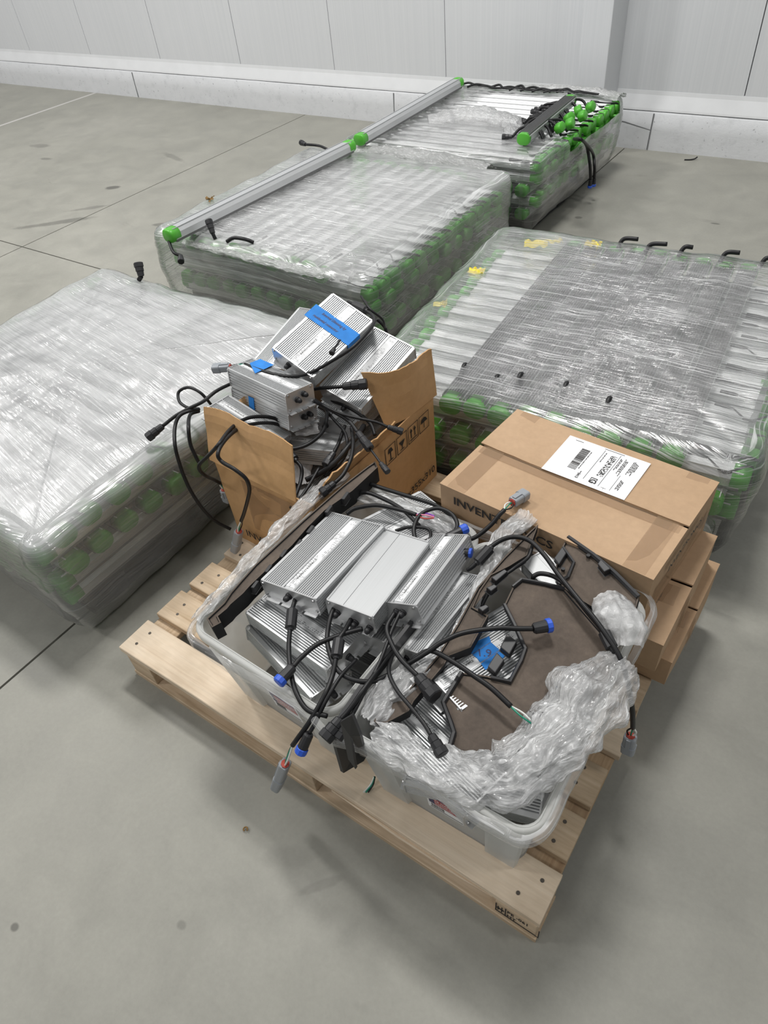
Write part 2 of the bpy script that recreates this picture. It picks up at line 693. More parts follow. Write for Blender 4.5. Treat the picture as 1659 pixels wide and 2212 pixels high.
# ------------------------------------------------------------------ the setting
WALL_Y = 4.60
CURB_Y = 4.555
fl = MB().bb(-13, 9, -7, 6, -.05, -.008).build('floor', M_JOINT)
tag(fl, 'grey polished concrete warehouse floor with saw-cut joints', kind='structure')
XS = [-13, -8.70, -5.88, -3.07, -.305, 2.46, 5.2, 9]
YS = [-7, -1.07, 1.735, 4.56]
for i in range(len(XS) - 1):
    for j in range(len(YS) - 1):
        g = .004 if (i not in (1, 2)) else .004
        m = MB().bb(XS[i] + g, XS[i + 1] - g, YS[j] + g, YS[j + 1] - g, -.03, 0)
        m.build('floor_slab', M_FLOOR, fl)
# pale filled joint in the far left of the floor
MB().bb(-5.90, -5.86, -2, 4.55, -.007, .0008).build('joint_strip', M_JOINT_PALE, fl)

wl = MB().bb(-13, 9, WALL_Y + .004, WALL_Y + .12, 0, 7.0).build('wall_back', M_SEAM)
tag(wl, 'white insulated panel wall with vertical joints', kind='structure')
xs = [-13] + [-.673 + 1.025 * k for k in range(-11, 10)] + [9.9]
for a, b in zip(xs[:-1], xs[1:]):
    MB().bb(a + .003, b - .003, WALL_Y - .012, WALL_Y + .01, .0, 7.0).build('wall_panel', M_WALL, wl)

cb = MB()
N = 260
rows = []
for k in range(N + 1):
    x = -13 + 22 * k / N
    w = .004 * nz(x * 2.1, 3.3)
    rows.append([(x, CURB_Y + w, -.01), (x, CURB_Y - .003 + w, .12), (x, CURB_Y + w, .215 + .003 * nz(x * 5, 1)), (x, CURB_Y + .010 + w, .226 + .002 * nz(x * 6, 2)), (x, WALL_Y, .232)])
cb.grid(rows)
cbo = cb.build('baseboard_back', M_CURB, smooth=True)
tag(cbo, 'white painted concrete curb along the wall base', kind='structure')
for x in (-.154, -2.15, -5.2):
    MB().box((x, CURB_Y - .001, .11), (.007, .010, .212), Euler((0, .04, 0)).to_matrix()).build('curb_crack', M_SEAM, cbo)
MB().tube([at_y(1323, 257, CURB_Y - .002), at_y(1350, 263, CURB_Y - .002), at_y(1380, 273, CURB_Y - .002), at_y(1405, 281, CURB_Y - .002)], .003, 5).build('curb_crack', M_SEAM, cbo)

fs = MB()
rows = []
for k in range(111):
    x = -13 + .2 * k
    rows.append([(x, CURB_Y + .004, .229), (x, CURB_Y + .006, .240), (x, WALL_Y - .016, .312), (x, WALL_Y - .013, .334), (x, WALL_Y, .335)])
fs.grid(rows)
tag(fs.build('trim_1', M_FLASH), 'white sloped metal flashing above the curb', kind='structure')
cl = MB().bb(-.60, -.417, 4.338, WALL_Y + .01, 0, 7.0).build('trim_2', M_WALL, bevel=.004)
tag(cl, 'white boxed column standing out from the wall', kind='structure')

# ------------------------------------------------------------------ wooden pallet
PZ = .132
pal = empty('wooden_pallet')
tag(pal, 'weathered wooden block pallet carrying bins and cartons', 'pallet')
PW, PD = 1.219, 1.016


def plank(x0, x1, y0, y1, z0, z1, mat, name, parent, seed, axis='x'):
    """a board with slightly uneven faces; grain along local x"""
    L, W, H = x1 - x0, y1 - y0, z1 - z0
    n = 12
    rows = []
    rnd = random.Random(seed)
    for k in range(n + 1):
        t = k / n
        x = -L / 2 + L * t
        w = W / 2 + .0022 * nz(t * 4, seed * 1.7)
        w2 = W / 2 + .0022 * nz(t * 4, seed * 2.9 + 5)
        dz = .0012 * nz(t * 3, seed * 3.1 + 9)
        c = .0018
        rows.append([(x, -w, -H / 2), (x, -w, H / 2 - c + dz), (x, -w + c, H / 2 + dz), (x, w2 - c, H / 2 + dz), (x, w2, H / 2 - c + dz), (x, w2, -H / 2)])
    m = MB().grid(rows, close=True)
    m.face(range(6)[::-1])
    m.face([n * 6 + i for i in range(6)])
    o = m.build(name, mat, parent)
    o.location = ((x0 + x1) / 2, (y0 + y1) / 2, (z0 + z1) / 2)
    if axis == 'y':
        pass
    return o


woods = [M_WOOD2, M_WOOD, M_WOOD, M_WOOD2, M_WOOD, M_WOOD3, M_WOOD2, M_WOOD]
dv = [(0, .104), (.131, .228), (.256, .352), (.393, .487), (.520, .615), (.650, .748), (.785, .880), (.915, PD)]
nail = MB().tube([(0, 0, -.002), (0, 0, .0012)], .0042, 8).mesh('nail', M_NAIL)
rn = random.Random(3)
for i, (a, b) in enumerate(dv):
    x0 = (0, .004, .005, .012, .004, .006, .002, .004)[i]
    x1 = PW - (0, .004, .006, -.004, .003, .004, .002, .006)[i]
    plank(x0, x1, a, b, PZ - .020, PZ, woods[i], 'deck_board', pal, i + 1)
    for u in (.045, .61, 1.17):
        for q in (.3, .7):
            nl = link('nail', nail, pal)
            nl.location = (u + rn.uniform(-.02, .02), a + (b - a) * q + rn.uniform(-.008, .008), PZ)
for u0, u1 in ((0.006, .096), (.565, .655), (1.125, 1.214)):
    o = plank(0, PD - .012, 0, u1 - u0, 0, .018, M_WOOD3 if u0 > .3 else M_WOOD, 'stringer_board', pal, u0 * 31)
    o.location = ((u0 + u1) / 2, PD / 2, PZ - .0295)
    o.rotation_euler = (0, 0, PI / 2)
    for v0 in (.004, PD / 2 - .05, PD - .104):
        b = MB().bb(-.045, .045, -.05, .05, -.036, .036).build('block', M_WOOD, pal, bevel=.002)
        b.location = ((u0 + u1) / 2, v0 + .05, .0195 + .036)
for k, v0 in enumerate((.0, PD / 2 - .05, PD - .1)):
    plank(0.002, PW - .002, v0 + .002, v0 + .098, 0, .019, (M_WOOD, M_WOOD3, M_WOOD)[k], 'bottom_board', pal, 40 + k)
# splintered strip along the front deck edge
MB().tube([(.72, -.001, .114), (.9, -.003, .1125), (1.05, -.002, .1125), (1.12, .0, .114)], [.001, .004, .003, .001], 5).build('splinter', M_WOOD2, pal)
# heat-treatment stamp burnt into the front corner block
Mst = frame((1.135, .0033, .052), (1, 0, 0), (0, 0, 1))
put_text('stamp_print', 'PE -061', .019, M_INK, Mst @ Matrix.Translation((.016, .009, .0)), pal, .0004, sx=.8)
put_text('stamp_print', 'HT', .017, M_INK, Mst @ Matrix.Translation((.016, -.010, .0)), pal, .0004, sx=.9)
sb = MB()
for x0, x1, z0, z1 in ((-.009, -.007, .040, .080), (.012, .014, .040, .080), (.084, .086, .040, .080), (-.009, .086, .039, .0405), (-.004, -.002, .05, .068), (.004, .006, .047, .072), (-.006, .010, .058, .060)):
    sb.bb(1.135 + x0, 1.135 + x1, .0022, .0034, z0, z1)
sb.build('stamp_print', M_INK, pal)

# ------------------------------------------------------------------ light bars
BAR_L = 1.13


def bar_profile(hw, h):
    """(x,z): smooth lens side at +z, ribs at -z"""
    return [(-hw * .62, h), (hw * .62, h), (hw * .96, h * .72), (hw, h * .35), (hw, .012), (hw * .86, .010), (-hw * .86, .010), (-hw, .012), (-hw, h * .35), (-hw * .96, h * .72)]


HW, BH = .033, .052
bar_body = MB()
bar_body.prism(bar_profile(HW, BH), 'y', -BAR_L / 2, BAR_L / 2)
ribs = [-.028 + .056 * k / 7 for k in range(8)]
rib_mb = MB()
rib_mb.bb(-.030, .030, -BAR_L / 2, BAR_L / 2, .006, .0104)
for x in ribs:
    rib_mb.bb(x - .0014, x + .0014, -BAR_L / 2, BAR_L / 2, .0, .007)
lens_mb = MB().bb(-.021, .021, -BAR_L / 2, BAR_L / 2, BH - .001, BH + .0012)
for x in (-.0205, .0205):
    lens_mb.bb(x - .0015, x + .0015, -BAR_L / 2, BAR_L / 2, BH - .001, BH + .004)
cap_pts = rrect(-.0345, .0345, -.001, .056, .024, 5)
cap_mb = MB()
n_c = len(cap_pts)
rows = []
cz = .0275
for yy, sc in ((-.026, 1.0), (.010, 1.0), (.016, .96), (.019, .86)):
    rows.append([(p[0] * sc, yy, cz + (p[1] - cz) * sc) for p in cap_pts])
cap_mb.grid(rows, close=True)
cap_mb.face([3 * n_c + i for i in range(n_c)])
cap_mb.face([i for i in range(n_c)][::-1])
ME_BODY = bar_body.mesh('body', M_BARALU)
ME_RIBS = rib_mb.mesh('heat_sink', M_RIB)
ME_LENS = lens_mb.mesh('lens_strip', M_LENS)
ME_LENSG = lens_mb.mesh('lens_strip', M_LENSG)
ME_CAP = cap_mb.mesh('end_cap', M_GREEN, True)
lead = []
for k, (a, b, c) in enumerate(((0, 0, 0), (.02, .05, 0), (-.02, .03, 0))):
    pts = spline([(0, .004, .050), (.003 + a, .012, .062), (.008 + a, -.004, .067), (.012 + b * .5, -.05, .064), (.004 + a, -.10, .062)], 5)
    mb = MB().tube(pts, .0045, 6)
    mb.tube([pts[-1], pts[-1] + Vector((0, -.012, 0)), pts[-1] + Vector((-.002, -.05, 0))], [.0065, .0085, .0085], 8)
    lead.append(mb.mesh('lead', M_RUB, True))


def make_bar(name='light_bar'):
    r = link(name, None)
    r.empty_display_size = .05
    link('body', ME_BODY, r)
    link('heat_sink', ME_RIBS, r)
    link('lens_strip', ME_LENS, r)
    for s in (1, -1):
        c = link('end_cap', ME_CAP, r)
        c.location = (0, s * BAR_L / 2, 0)
        c.rotation_euler = (0, 0, 0 if s > 0 else PI)
    return r


PROTO = make_bar()
used = [False]


def bar(M, label, group, lead_end=0, var=0, name='light_bar'):
    if not used[0]:
        r = PROTO
        used[0] = True
    else:
        r = copy_tree(PROTO)
    r.matrix_world = M
    tag(r, label, 'light bar', group)
    if lead_end:
        l = link('lead', lead[var % 3], r)
        l.location = (0, lead_end * (BAR_L / 2 + .004), -.012)
        l.rotation_euler = (0, 0, 0 if lead_end > 0 else PI)
    return r


def black_pallet(cx, cy, sx, sy, label, rz=0.0):
    r = empty('plastic_pallet', (cx, cy, 0), (0, 0, rz))
    tag(r, label, 'pallet', 'black pallets under the wrapped stacks')
    MB().bb(-sx / 2, sx / 2, -sy / 2, sy / 2, .095, .122).build('deck', M_PALB, r, bevel=.004)
    for ix in (-1, 0, 1):
        for iy in (-1, 0, 1):
            b = MB()
            rows = []
            for z, k in ((.0, .85), (.02, .9), (.096, 1.0)):
                rows.append([(p[0] * k, p[1] * k, z) for p in rrect(-.075, .075, -.075, .075, .02, 3)])
            b.grid(rows, close=True)
            o = b.build('foot', M_PALB, r)
            o.location = (ix * (sx / 2 - .09), iy * (sy / 2 - .09), 0)
        MB().bb(ix * (sx / 2 - .09) - .06, ix * (sx / 2 - .09) + .06, -sy / 2 + .02, sy / 2 - .02, 0.0, .018).build('runner', M_PALB, r)
    return r


def film_wrap(name, x0, x1, y0, y1, zt, zb, mat, label, seed, dome=.012, inset=.02, cut=None, rot=0.0, prof=None, side=.45, rz=0.0, rad=.07):
    n = 220
    out, per = resample(rrect(x0, x1, y0, y1, rad, 8), n)
    cx, cy = (x0 + x1) / 2, (y0 + y1) / 2
    m = MB()
    uv = []
    att = []
    H = zt - zb
    prof = prof or [(0.0, -.050), (.08, -.030), (.18, -.010), (.4, -.002), (.6, .002), (.78, .004), (.88, .000), (.94, -.008), (.98, -.022), (1.0, -.050)]
    ns = 34
    pr = []
    for i in range(ns + 1):
        t = i / ns
        for (a, oa), (b, ob) in zip(prof[:-1], prof[1:]):
            if a <= t <= b:
                k = (t - a) / (b - a)
                pr.append((t, oa + (ob - oa) * k))
                break
    rows = []
    for t, o in pr:
        row = []
        for k, p in enumerate(out):
            d = Vector((p.x - cx, p.y - cy))
            a = k / n
            nrm = (out[(k + 1) % n] - out[k - 1])
            nrm = Vector((nrm.y, -nrm.x)).normalized()
            wob = .016 * nz(p.x * 3.2 + seed, p.y * 3.2, t * 1.5) + .007 * nz(p.x * 11, p.y * 11 + seed, t * 5) + .0035 * nz(p.x * 26, p.y * 26, t * 30 + seed)
            q = p + nrm * (o + wob)
            z = zb + H * t
            z += (1 - t) * (.020 * nz(p.x * 4 + 3, p.y * 4 + seed)) + (t > .8) * .008 * nz(p.x * 9, p.y * 9, seed)
            row.append(Vector((q.x, q.y, z)))
            diag = .35 * nz(p.x * .7 + seed, p.y * .7, 2)
            uv.append((per * a, z * 1.0 + diag * per * a * .12))
            att.append(side + (1 - side) * max(0, (t - .86) / .14) + .25 * nz(p.x * 2.3, p.y * 2.3, seed + 9))  # clearer sides show the bars and put the sides' shade into the opacity
        rows.append(row)
    top = rows[-1]
    nt = 34
    cr, sr = math.cos(rot), math.sin(rot)
    for i in range(1, nt + 1):
        f = 1 - i / nt
        row = []
        for p in top:
            x, y = cx + (p.x - cx) * f, cy + (p.y - cy) * f
            e = 1 - f ** 3
            z = p.z * f ** 2 + (zt + dome * e) * (1 - f ** 2) + .007 * nz(x * 6, y * 6, seed) * min(1, i / 4) + .0035 * nz(x * 22, y * 22, seed + 4)
            row.append(Vector((x, y, z)))
            uv.append((x * cr + y * sr, -x * sr + y * cr))
            att.append(1.0 + .35 * nz(x * 2.1, y * 2.1, seed + 9))
        rows.append(row)
    nr = len(rows)
    Rz = Matrix.Translation((cx, cy, 0)) @ Matrix.Rotation(rz, 4, 'Z') @ Matrix.Translation((-cx, -cy, 0))
    for r in rows:
        m.v.extend(Rz @ p for p in r)
    for i in range(nr - 1):
        for k in range(n):
            k2 = (k + 1) % n
            q = (i * n + k, i * n + k2, (i + 1) * n + k2, (i + 1) * n + k)
            if cut:
                c = sum((m.v[j] for j in q), Vector()) / 4
                if cut(c):
                    continue
            m.face(q)
    m.uv = uv
    m.att = att
    o = m.build(name, mat, smooth=True)
    tag(o, label, 'plastic wrap', 'stretch wraps around the stacks')
    return o


def stack(cx, cy, levels, z0, where, group, leads, seed, rz=0.0):
    """layers: list of (orient, n, lo, hi, flip, dx) bottom to top"""
    rnd = random.Random(seed)
    z = z0
    for li, (ori, n, lo, hi, flip, shift) in enumerate(levels):
        for k in range(n):
            t = lo + (hi - lo) * (k + .5) / n
            j = rnd.uniform(-.012, .012) + shift
            lift = rnd.uniform(0, .002)
            M = Matrix.Translation((cx, cy, 0)) @ Matrix.Rotation(rz, 4, 'Z') @ Matrix.Translation((j if ori == 'u' else t, t if ori == 'u' else j, z + lift))
            a = (PI / 2 if ori == 'u' else 0) + rnd.uniform(-.006, .006) + (PI if rnd.random() < .5 and not leads else 0)
            M = M @ Matrix.Rotation(a, 4, 'Z')
            if flip:
                M = M @ Matrix.Translation((0, 0, BH + .002)) @ Matrix.Rotation(PI, 4, 'Y')
            top = li >= len(levels) - 2
            le = 0
            if leads and (li == len(levels) - 1 or (li == len(levels) - 2 and ori == 'u' and levels[-1][0] == 'v')):
                le = -1
            lay = ('bottom', 'lower', 'middle', 'upper', 'top')[li]
            side = 'front' if ori == 'u' else 'left'
            bar(M, '%s light bar from the %s, %s layer, %s' % (ORD[k], side, lay, where), group, le if not flip else 0, rnd.randint(0, 2))
        z += .0575


ZB = .123
LAY = lambda seq: seq
black_pallet(-.775, .60, 1.06, 1.08, 'black plastic pallet under the milky wrapped stack nearest the camera')
stack(-.775, .60, [('v', 12, -.56, .56, 0, .0), ('v', 12, -.56, .56, 0, 0), ('u', 12, -.56, .56, 0, .0), ('v', 12, -.56, .56, 0, 0), ('u', 12, -.56, .56, 0, .0)], ZB,
      'milky wrapped stack', 'light bars in the milky stack', True, 1)
black_pallet(-.86, 2.16, 1.04, 1.10, 'black plastic pallet under the wrapped stack with one loose bar on top')
stack(-.86, 2.16, [('u', 12, -.57, .57, 0, .0), ('v', 12, -.53, .53, 0, 0), ('u', 12, -.57, .57, 0, .0), ('u', 13, -.57, .57, 0, .0), ('v', 11, -.53, .40, 0, 0)], ZB,
      'stack behind the open carton', 'light bars in the middle stack', True, 2)
black_pallet(.62, 1.655, 1.06, 1.06, 'black plastic pallet under the wrapped stack behind the taped carton', .08)
stack(.62, 1.655, [('v', 12, -.55, .55, 0, .0), ('u', 12, -.55, .55, 0, 0), ('v', 12, -.55, .55, 0, .0), ('u', 13, -.55, .55, 0, .005), ('v', 9, -.30, .42, 1, 0)], ZB,
      'stack behind the taped carton', 'light bars in the right-hand stack', True, 3, .08)
black_pallet(-.80, 3.52, 1.06, 1.10, 'black plastic pallet under the torn-open stack against the wall')
stack(-.80, 3.52, [('v', 12, -.56, .56, 0, .0), ('u', 12, -.56, .56, 0, 0), ('v', 12, -.56, .56, 0, 0), ('u', 12, -.56, .56, 0, .0), ('u', 13, -.56, .56, 0, .0)], ZB,
      'torn stack by the wall', 'light bars in the far stack', True, 4)

film_wrap('stretch_wrap', -1.375, -.160, -.018, 1.205, .434, .04, M_FILM_A, 'milky stretch wrap around the stack nearest the camera', 1.3, side=.27, dome=.02, rot=-.18, rad=.055)
film_wrap('stretch_wrap', -1.505, -.240, 1.540, 2.790, .432, .07, M_FILM_B, 'streaky stretch wrap around the stack carrying one loose bar', 2.7, side=.46, dome=.012, rot=.06)
film_wrap('stretch_wrap', .020, 1.220, 1.052, 2.258, .432, .05, M_FILM_C, 'thin stretch wrap around the stack behind the taped carton', 5.1, side=.42, dome=.010, rot=-.02, rz=.08)
film_wrap('stretch_wrap', -1.405, -.190, 2.915, 4.125, .434, .07, M_FILM_C, 'torn stretch wrap around the stack against the wall', 8.4, side=.5, dome=.012, rot=.0,
          cut=lambda c: c.z > .36 and c.x > -1.05 + .12 * nz(c.y * 4, 3) and c.y > 3.30 + .12 * nz(c.x * 5, 1) + (.25 if c.x < -.6 else 0) and c.y < 4.02)


def loose_bar(p0, p1, label, flip=False, roll=0.0, L=None):
    p0, p1 = Vector(p0), Vector(p1)
    d = (p1 - p0)
    mid = (p0 + p1) / 2
    ay = d.normalized()
    ax = ay.cross(Vector((0, 0, 1))).normalized()
    az = ax.cross(ay)
    M = Matrix(((ax.x, ay.x, az.x, mid.x), (ax.y, ay.y, az.y, mid.y), (ax.z, ay.z, az.z, mid.z), (0, 0, 0, 1)))
    M = M @ Matrix.Rotation(roll, 4, 'Y')
    if flip:
        M = M @ Matrix.Translation((0, 0, BH)) @ Matrix.Rotation(PI, 4, 'Y')
    M = M @ Matrix.Diagonal((1, d.length / (BAR_L + .03), 1, 1))
    r = bar(M, label, 'loose light bars lying on the stacks')
    for ch in r.children:
        if ch.name.startswith('lens_strip'):
            ch.data = ME_LENSG
    return r


B_LOOSE = loose_bar((-1.225, 1.455, .446), (-1.165, 2.715, .446), 'silver light bar lying on the wrapped stack that carries the leaf')
loose_bar((-1.175, 2.80, .446), (-1.225, 3.96, .446), 'silver light bar with its far end against the wall, on the torn-open stack')
loose_bar((-.36, 3.10, .438), (-.40, 3.78, .445), 'dark ribbed light bar lying on the torn-open stack', flip=True)

# ------------------------------------------------------------------ cartons


def carton(name, O, rz, w, d, h, label, seam=True, mat=M_CARD, group='closed cartons stacked on the pallet corner', bulge=.003, seed=0):
    r = empty(name, O, (0, 0, rz))
    tag(r, label, 'carton', group)
    th = .004

    def wall(p0, p1, nrm):
        n, k = 14, 5
        rows = []
        for i in range(n + 1):
            t = i / n
            row = []
            for j in range(k + 1):
                s = j / k
                b = bulge * math.sin(PI * t) * math.sin(PI * s) * (1 + nz(t * 3, s * 3, seed)) + .0012 * nz(t * 7, s * 5, seed + 3)
                row.append(Vector((p0[0] + (p1[0] - p0[0]) * t + nrm[0] * b, p0[1] + (p1[1] - p0[1]) * t + nrm[1] * b, h * s)))
            rows.append(row)
        return rows
    m = MB()
    for p0, p1, nr in (((0, 0), (w, 0), (0, -1)), ((w, 0), (w, d), (1, 0)), ((w, d), (0, d), (0, 1)), ((0, d), (0, 0), (-1, 0))):
        m.grid(wall(p0, p1, nr))
    m.face([len(m.v) + i for i in range(4)])
    m.v += [Vector((0, 0, 0)), Vector((0, d, 0)), Vector((w, d, 0)), Vector((w, 0, 0))]
    m.build('body', mat, r, smooth=False)
    for s in (0, 1):
        n, k = 22, 6
        rows = []
        a, b = ((-.0015, d / 2 - .0028), (d / 2 + .0022, d + .0015))[s]
        for i in range(n + 1):
            t = i / n
            row = []
            for j in range(k + 1):
                q = j / k
                y = a + (b - a) * q
                inner = q if s == 0 else 1 - q
                zz = h + .001 - .004 * math.sin(PI * t) * inner + .003 * inner * nz(t * 3.3, s * 3, seed) + (.0040 * inner if s else 0)
                y += .0015 * nz(t * 14, q * 2, seed + s * 5) * (inner > .9)
                row.append(Vector((-.001 + (w + .002) * t, y, zz)))
            rows.append(row)
        m = MB().grid(rows)
        f = m.build('top_flap', mat, r)
        sol = f.modifiers.new('thick', 'SOLIDIFY')
        sol.thickness = th
        sol.offset = -1
    MB().bb(.003, w - .003, d / 2 - .004, d / 2 + .004, h - .014, h - .008).build('seam_gap', M_EDGE, r)
    return r


CH = .475
cO = Vector((.625, .648, .320))
RZC = -.0825
c_top = carton('carton', cO, RZC, .538, .357, CH - .320, 'taped carton with a white shipping label on top', seed=1)
c_mid = carton('carton', (.665, .585, .222), -.015, .555, .375, .097, 'middle carton of the three stacked on the pallet corner', seed=2, bulge=.006)
c_low = carton('carton', (.69, .628, .1325), -.02, .555, .345, .088, 'bottom carton of the three, overhanging the pallet edge', seed=3, bulge=.008)
Mc = MW[c_top.name]
# clear tape
H1 = CH - .320
tp = MB().bb(.01, .528, .150, .207, H1 + .0045, H1 + .0052)
tp.build('tape', M_TAPE, c_top)
tp = MB().bb(.5385, .5392, .02, .34, .02, H1 - .01)
MB().bb(.5415, .5425, .03, .33, .045, .10).build('tape', M_TAPE, c_top)
for x in (.02, .47):
    MB().bb(x, x + .05, .0, .357, H1 + .0048, H1 + .0054).build('tape', M_TAPE, c_top)
for cc, ww, dd, hh in ((c_mid, .555, .375, .097), (c_low, .555, .345, .088)):
    MB().bb(ww - .10, ww + .0005, dd * .30, dd * .46, hh + .0045, hh + .0052).build('tape', M_TAPE, cc)
    MB().bb(ww + .0075, ww + .0085, dd * .30, dd * .46, hh * .2, hh + .002).build('tape', M_TAPE, cc)
    MB().bb(ww - .10, ww + .0005, dd * .72, dd * .84, hh + .0045, hh + .0052).build('tape', M_TAPE, cc)
# printing
put_text('brand_print', 'INVENTRONICS', .034, M_INK, frame((.040, -.0042, H1 - .040), (1, 0, 0), (0, 0, 1)), c_top, .0006, sx=1.12, world=False)
put_text('side_print', 'INVENTRONICS', .026, M_INK, frame((.5455, .07, H1 - .036), (0, 1, 0), (0, 0, 1)), c_top, .0006, sx=1.0, world=False)
put_text('side_print', 'SIZE:', .018, M_INK, frame((.5455, .05, .028), (0, 1, 0), (0, 0, 1)), c_top, .0003, world=False)


def icon_strip(parent, M, s, n=4, z=0.0):
    """handling marks: boxed arrow pair, glass, umbrella"""
    m = MB()

    def bx(x0, x1, y0, y1):
        o = len(m.v)
        for p in ((x0, y0), (x1, y0), (x1, y1), (x0, y1)):
            m.v.append(M @ Vector((p[0] * s, p[1] * s, z)))
        m.face((o, o + 1, o + 2, o + 3))

    def poly(ps):
        o = len(m.v)
        for p in ps:
            m.v.append(M @ Vector((p[0] * s, p[1] * s, z)))
        m.face([o + i for i in range(len(ps))])
    for k in range(n):
        x = k * 1.12
        for a in ((x, x + 1, 0, .05), (x, x + 1, 1.15, 1.2), (x, x + .05, 0, 1.2), (x + .95, x + 1, 0, 1.2)):
            bx(*a)
        if k % 4 == 0:
            poly([(x + .25, .7), (x + .75, .7), (x + .62, 1.0), (x + .38, 1.0)])
            bx(x + .46, x + .54, .2, .7)
            bx(x + .3, x + .7, .15, .22)
        elif k % 4 == 1:
            poly([(x + .2, .75), (x + .8, .75), (x + .55, .42), (x + .45, .42)])
            bx(x + .47, x + .53, .2, .45)
            bx(x + .3, x + .7, .15, .2)
        elif k % 4 == 2:
            for q in (.22, .58):
                bx(x + q + .05, x + q + .13, .3, .75)
                poly([(x + q - .03, .72), (x + q + .21, .72), (x + q + .09, 1.0)])
            bx(x + .15, x + .85, .15, .22)
        else:
            poly([(x + .15, .6), (x + .85, .6), (x + .7, .85), (x + .5, .95), (x + .3, .85)])
            bx(x + .47, x + .53, .2, .6)
    return m.build('handling_mark', M_INK, parent)


icon_strip(c_top, frame((.40, -.0045, .045), (1, 0, 0), (0, 0, 1)), .035, 3)
icon_strip(c_low, frame((.36, -.006, .022), (1, 0, 0), (0, 0, 1)), .030, 3)
put_text('brand_print', 'INVENTRONICS', .026, M_INK, frame((.05, -.0060, .04), (1, 0, 0), (0, 0, 1)), c_low, .0005, world=False)

# shipping label on the top carton: corners found from the photo, built flat on the lid
inv = Mc.inverted()
L0, L1, L2 = (inv @ at(*q, CH + .006) for q in ((1169, 1013), (1348, 1082), (1232, 942)))
lx = (L1 - L0)
ly = (L2 - L0)
lw, lh = lx.length, ly.length
sl = link('shipping_label', None, c_top)
Ml = frame((L0.x, L0.y, H1 + .0090), (lx.x, lx.y, 0), (ly.x, ly.y, 0))
sl.matrix_local = Ml
MB().bb(0, lw, 0, lh, -.0012, -.0006).build('sheet', M_PAPER, sl)
# 1-D bar code, its bars across the short side
bc = MB()
rb = random.Random(5)
y = .25 * lh
while y < .80 * lh:
    t = rb.choice((.0011, .0011, .0018, .003))
    bc.bb(.235 * lw, .335 * lw, y, y + t, -.0005, .0)
    y += t + rb.choice((.0011, .0016, .0026))
bc.build('bar_code', M_INK, sl)
MB().bb(.575 * lw, .645 * lw, .30 * lh, .86 * lh, -.0005, .0).build('dense_code', M_CODES, sl)
ln = MB()
for x0, x1, y0, y1 in ((.475, .479, .12, .93), (.665, .669, .08, .93), (.80, .803, .08, .48), (.73, .732, .05, .08), (.70, .76, .08, .083)):
    ln.bb(x0 * lw, x1 * lw, y0 * lh, y1 * lh, -.0005, .0)
for x0, x1, y0, y1 in ((.545, .552, .10, .22), (.615, .622, .10, .22), (.545, .622, .10, .115), (.545, .622, .205, .22)):
    ln.bb(x0 * lw, x1 * lw, y0 * lh, y1 * lh, -.0005, .0)
rb = random.Random(9)
for xx, y0, y1 in ((.352, .30, .78), (.505, .62, .88), (.690, .55, .86), (.705, .60, .84), (.74, .50, .86), (.755, .55, .86), (.77, .45, .86), (.835, .55, .86), (.85, .60, .88), (.865, .62, .86), (.88, .55, .84), (.895, .66, .86), (.84, .15, .35), (.855, .17, .38), (.87, .14, .36), (.40, .22, .28)):
    y = y0 * lh
    while y < y1 * lh:
        t = rb.uniform(.003, .010)
        ln.bb(xx * lw, xx * lw + .0018, y, y + t, -.0005, .0)
        y += t + .0022
for x0, x1, y in ((.10, .20, .93), (.46, .70, .96)):
    ln.bb(x0 * lw, x1 * lw, y * lh, y * lh + .0012, -.0005, .0)
ln.build('label_print', M_INK, sl)
me = text_mesh('G', .022, M_INK, .0004)
g = link('label_print', me, sl)
g.matrix_local = Matrix.Translation((.556 * lw, .19 * lh, .0003)) @ Matrix.Rotation(-PI / 2, 4, 'Z')
me = text_mesh('0413', .010, M_INK, .0002)
g = link('label_print', me, sl)
g.matrix_local = Matrix.Translation((.385 * lw, .21 * lh, .0003)) @ Matrix.Rotation(-PI / 2, 4, 'Z')

# open carton
oc = empty('open_carton', (.010, .474, PZ), (0, 0, -.028))
tag(oc, 'battered open carton overflowing with drivers, flaps up', 'carton')
OW, OD, OH = .358, .540, .310


def sheet(rows, name, mats, parent, th=.004, off=0.0, world=False):
    m = MB().grid(rows)
    o = m.build(name, mats, parent, world=world)
    s = o.modifiers.new('thick', 'SOLIDIFY')
    s.thickness = th
    s.offset = off
    if isinstance(mats, list) and len(mats) > 1:
        s.material_offset = 1
        s.material_offset_rim = 1
    return o


def wallrows(p0, p1, z0, z1, n=14, k=6, amp=.004, seed=0, lean=(0, 0)):
    rows = []
    p0, p1 = Vector(p0), Vector(p1)
    for i in range(n + 1):
        t = i / n
        row = []
        for j in range(k + 1):
            s = j / k
            p = p0.lerp(p1, t)
            d = (p1 - p0).normalized()
            nr = Vector((d.y, -d.x))
            b = amp * math.sin(PI * t) * math.sin(PI * s * .9 + .1) + amp * .5 * nz(t * 4, s * 4, seed)
            z1e = z1 + .006 * nz(t * 9, seed) if z1 > OH else z1
            row.append(Vector((p.x + nr.x * b + lean[0] * s, p.y + nr.y * b + lean[1] * s, z0 + (z1e - z0) * s)))
        rows.append(row)
    return rows


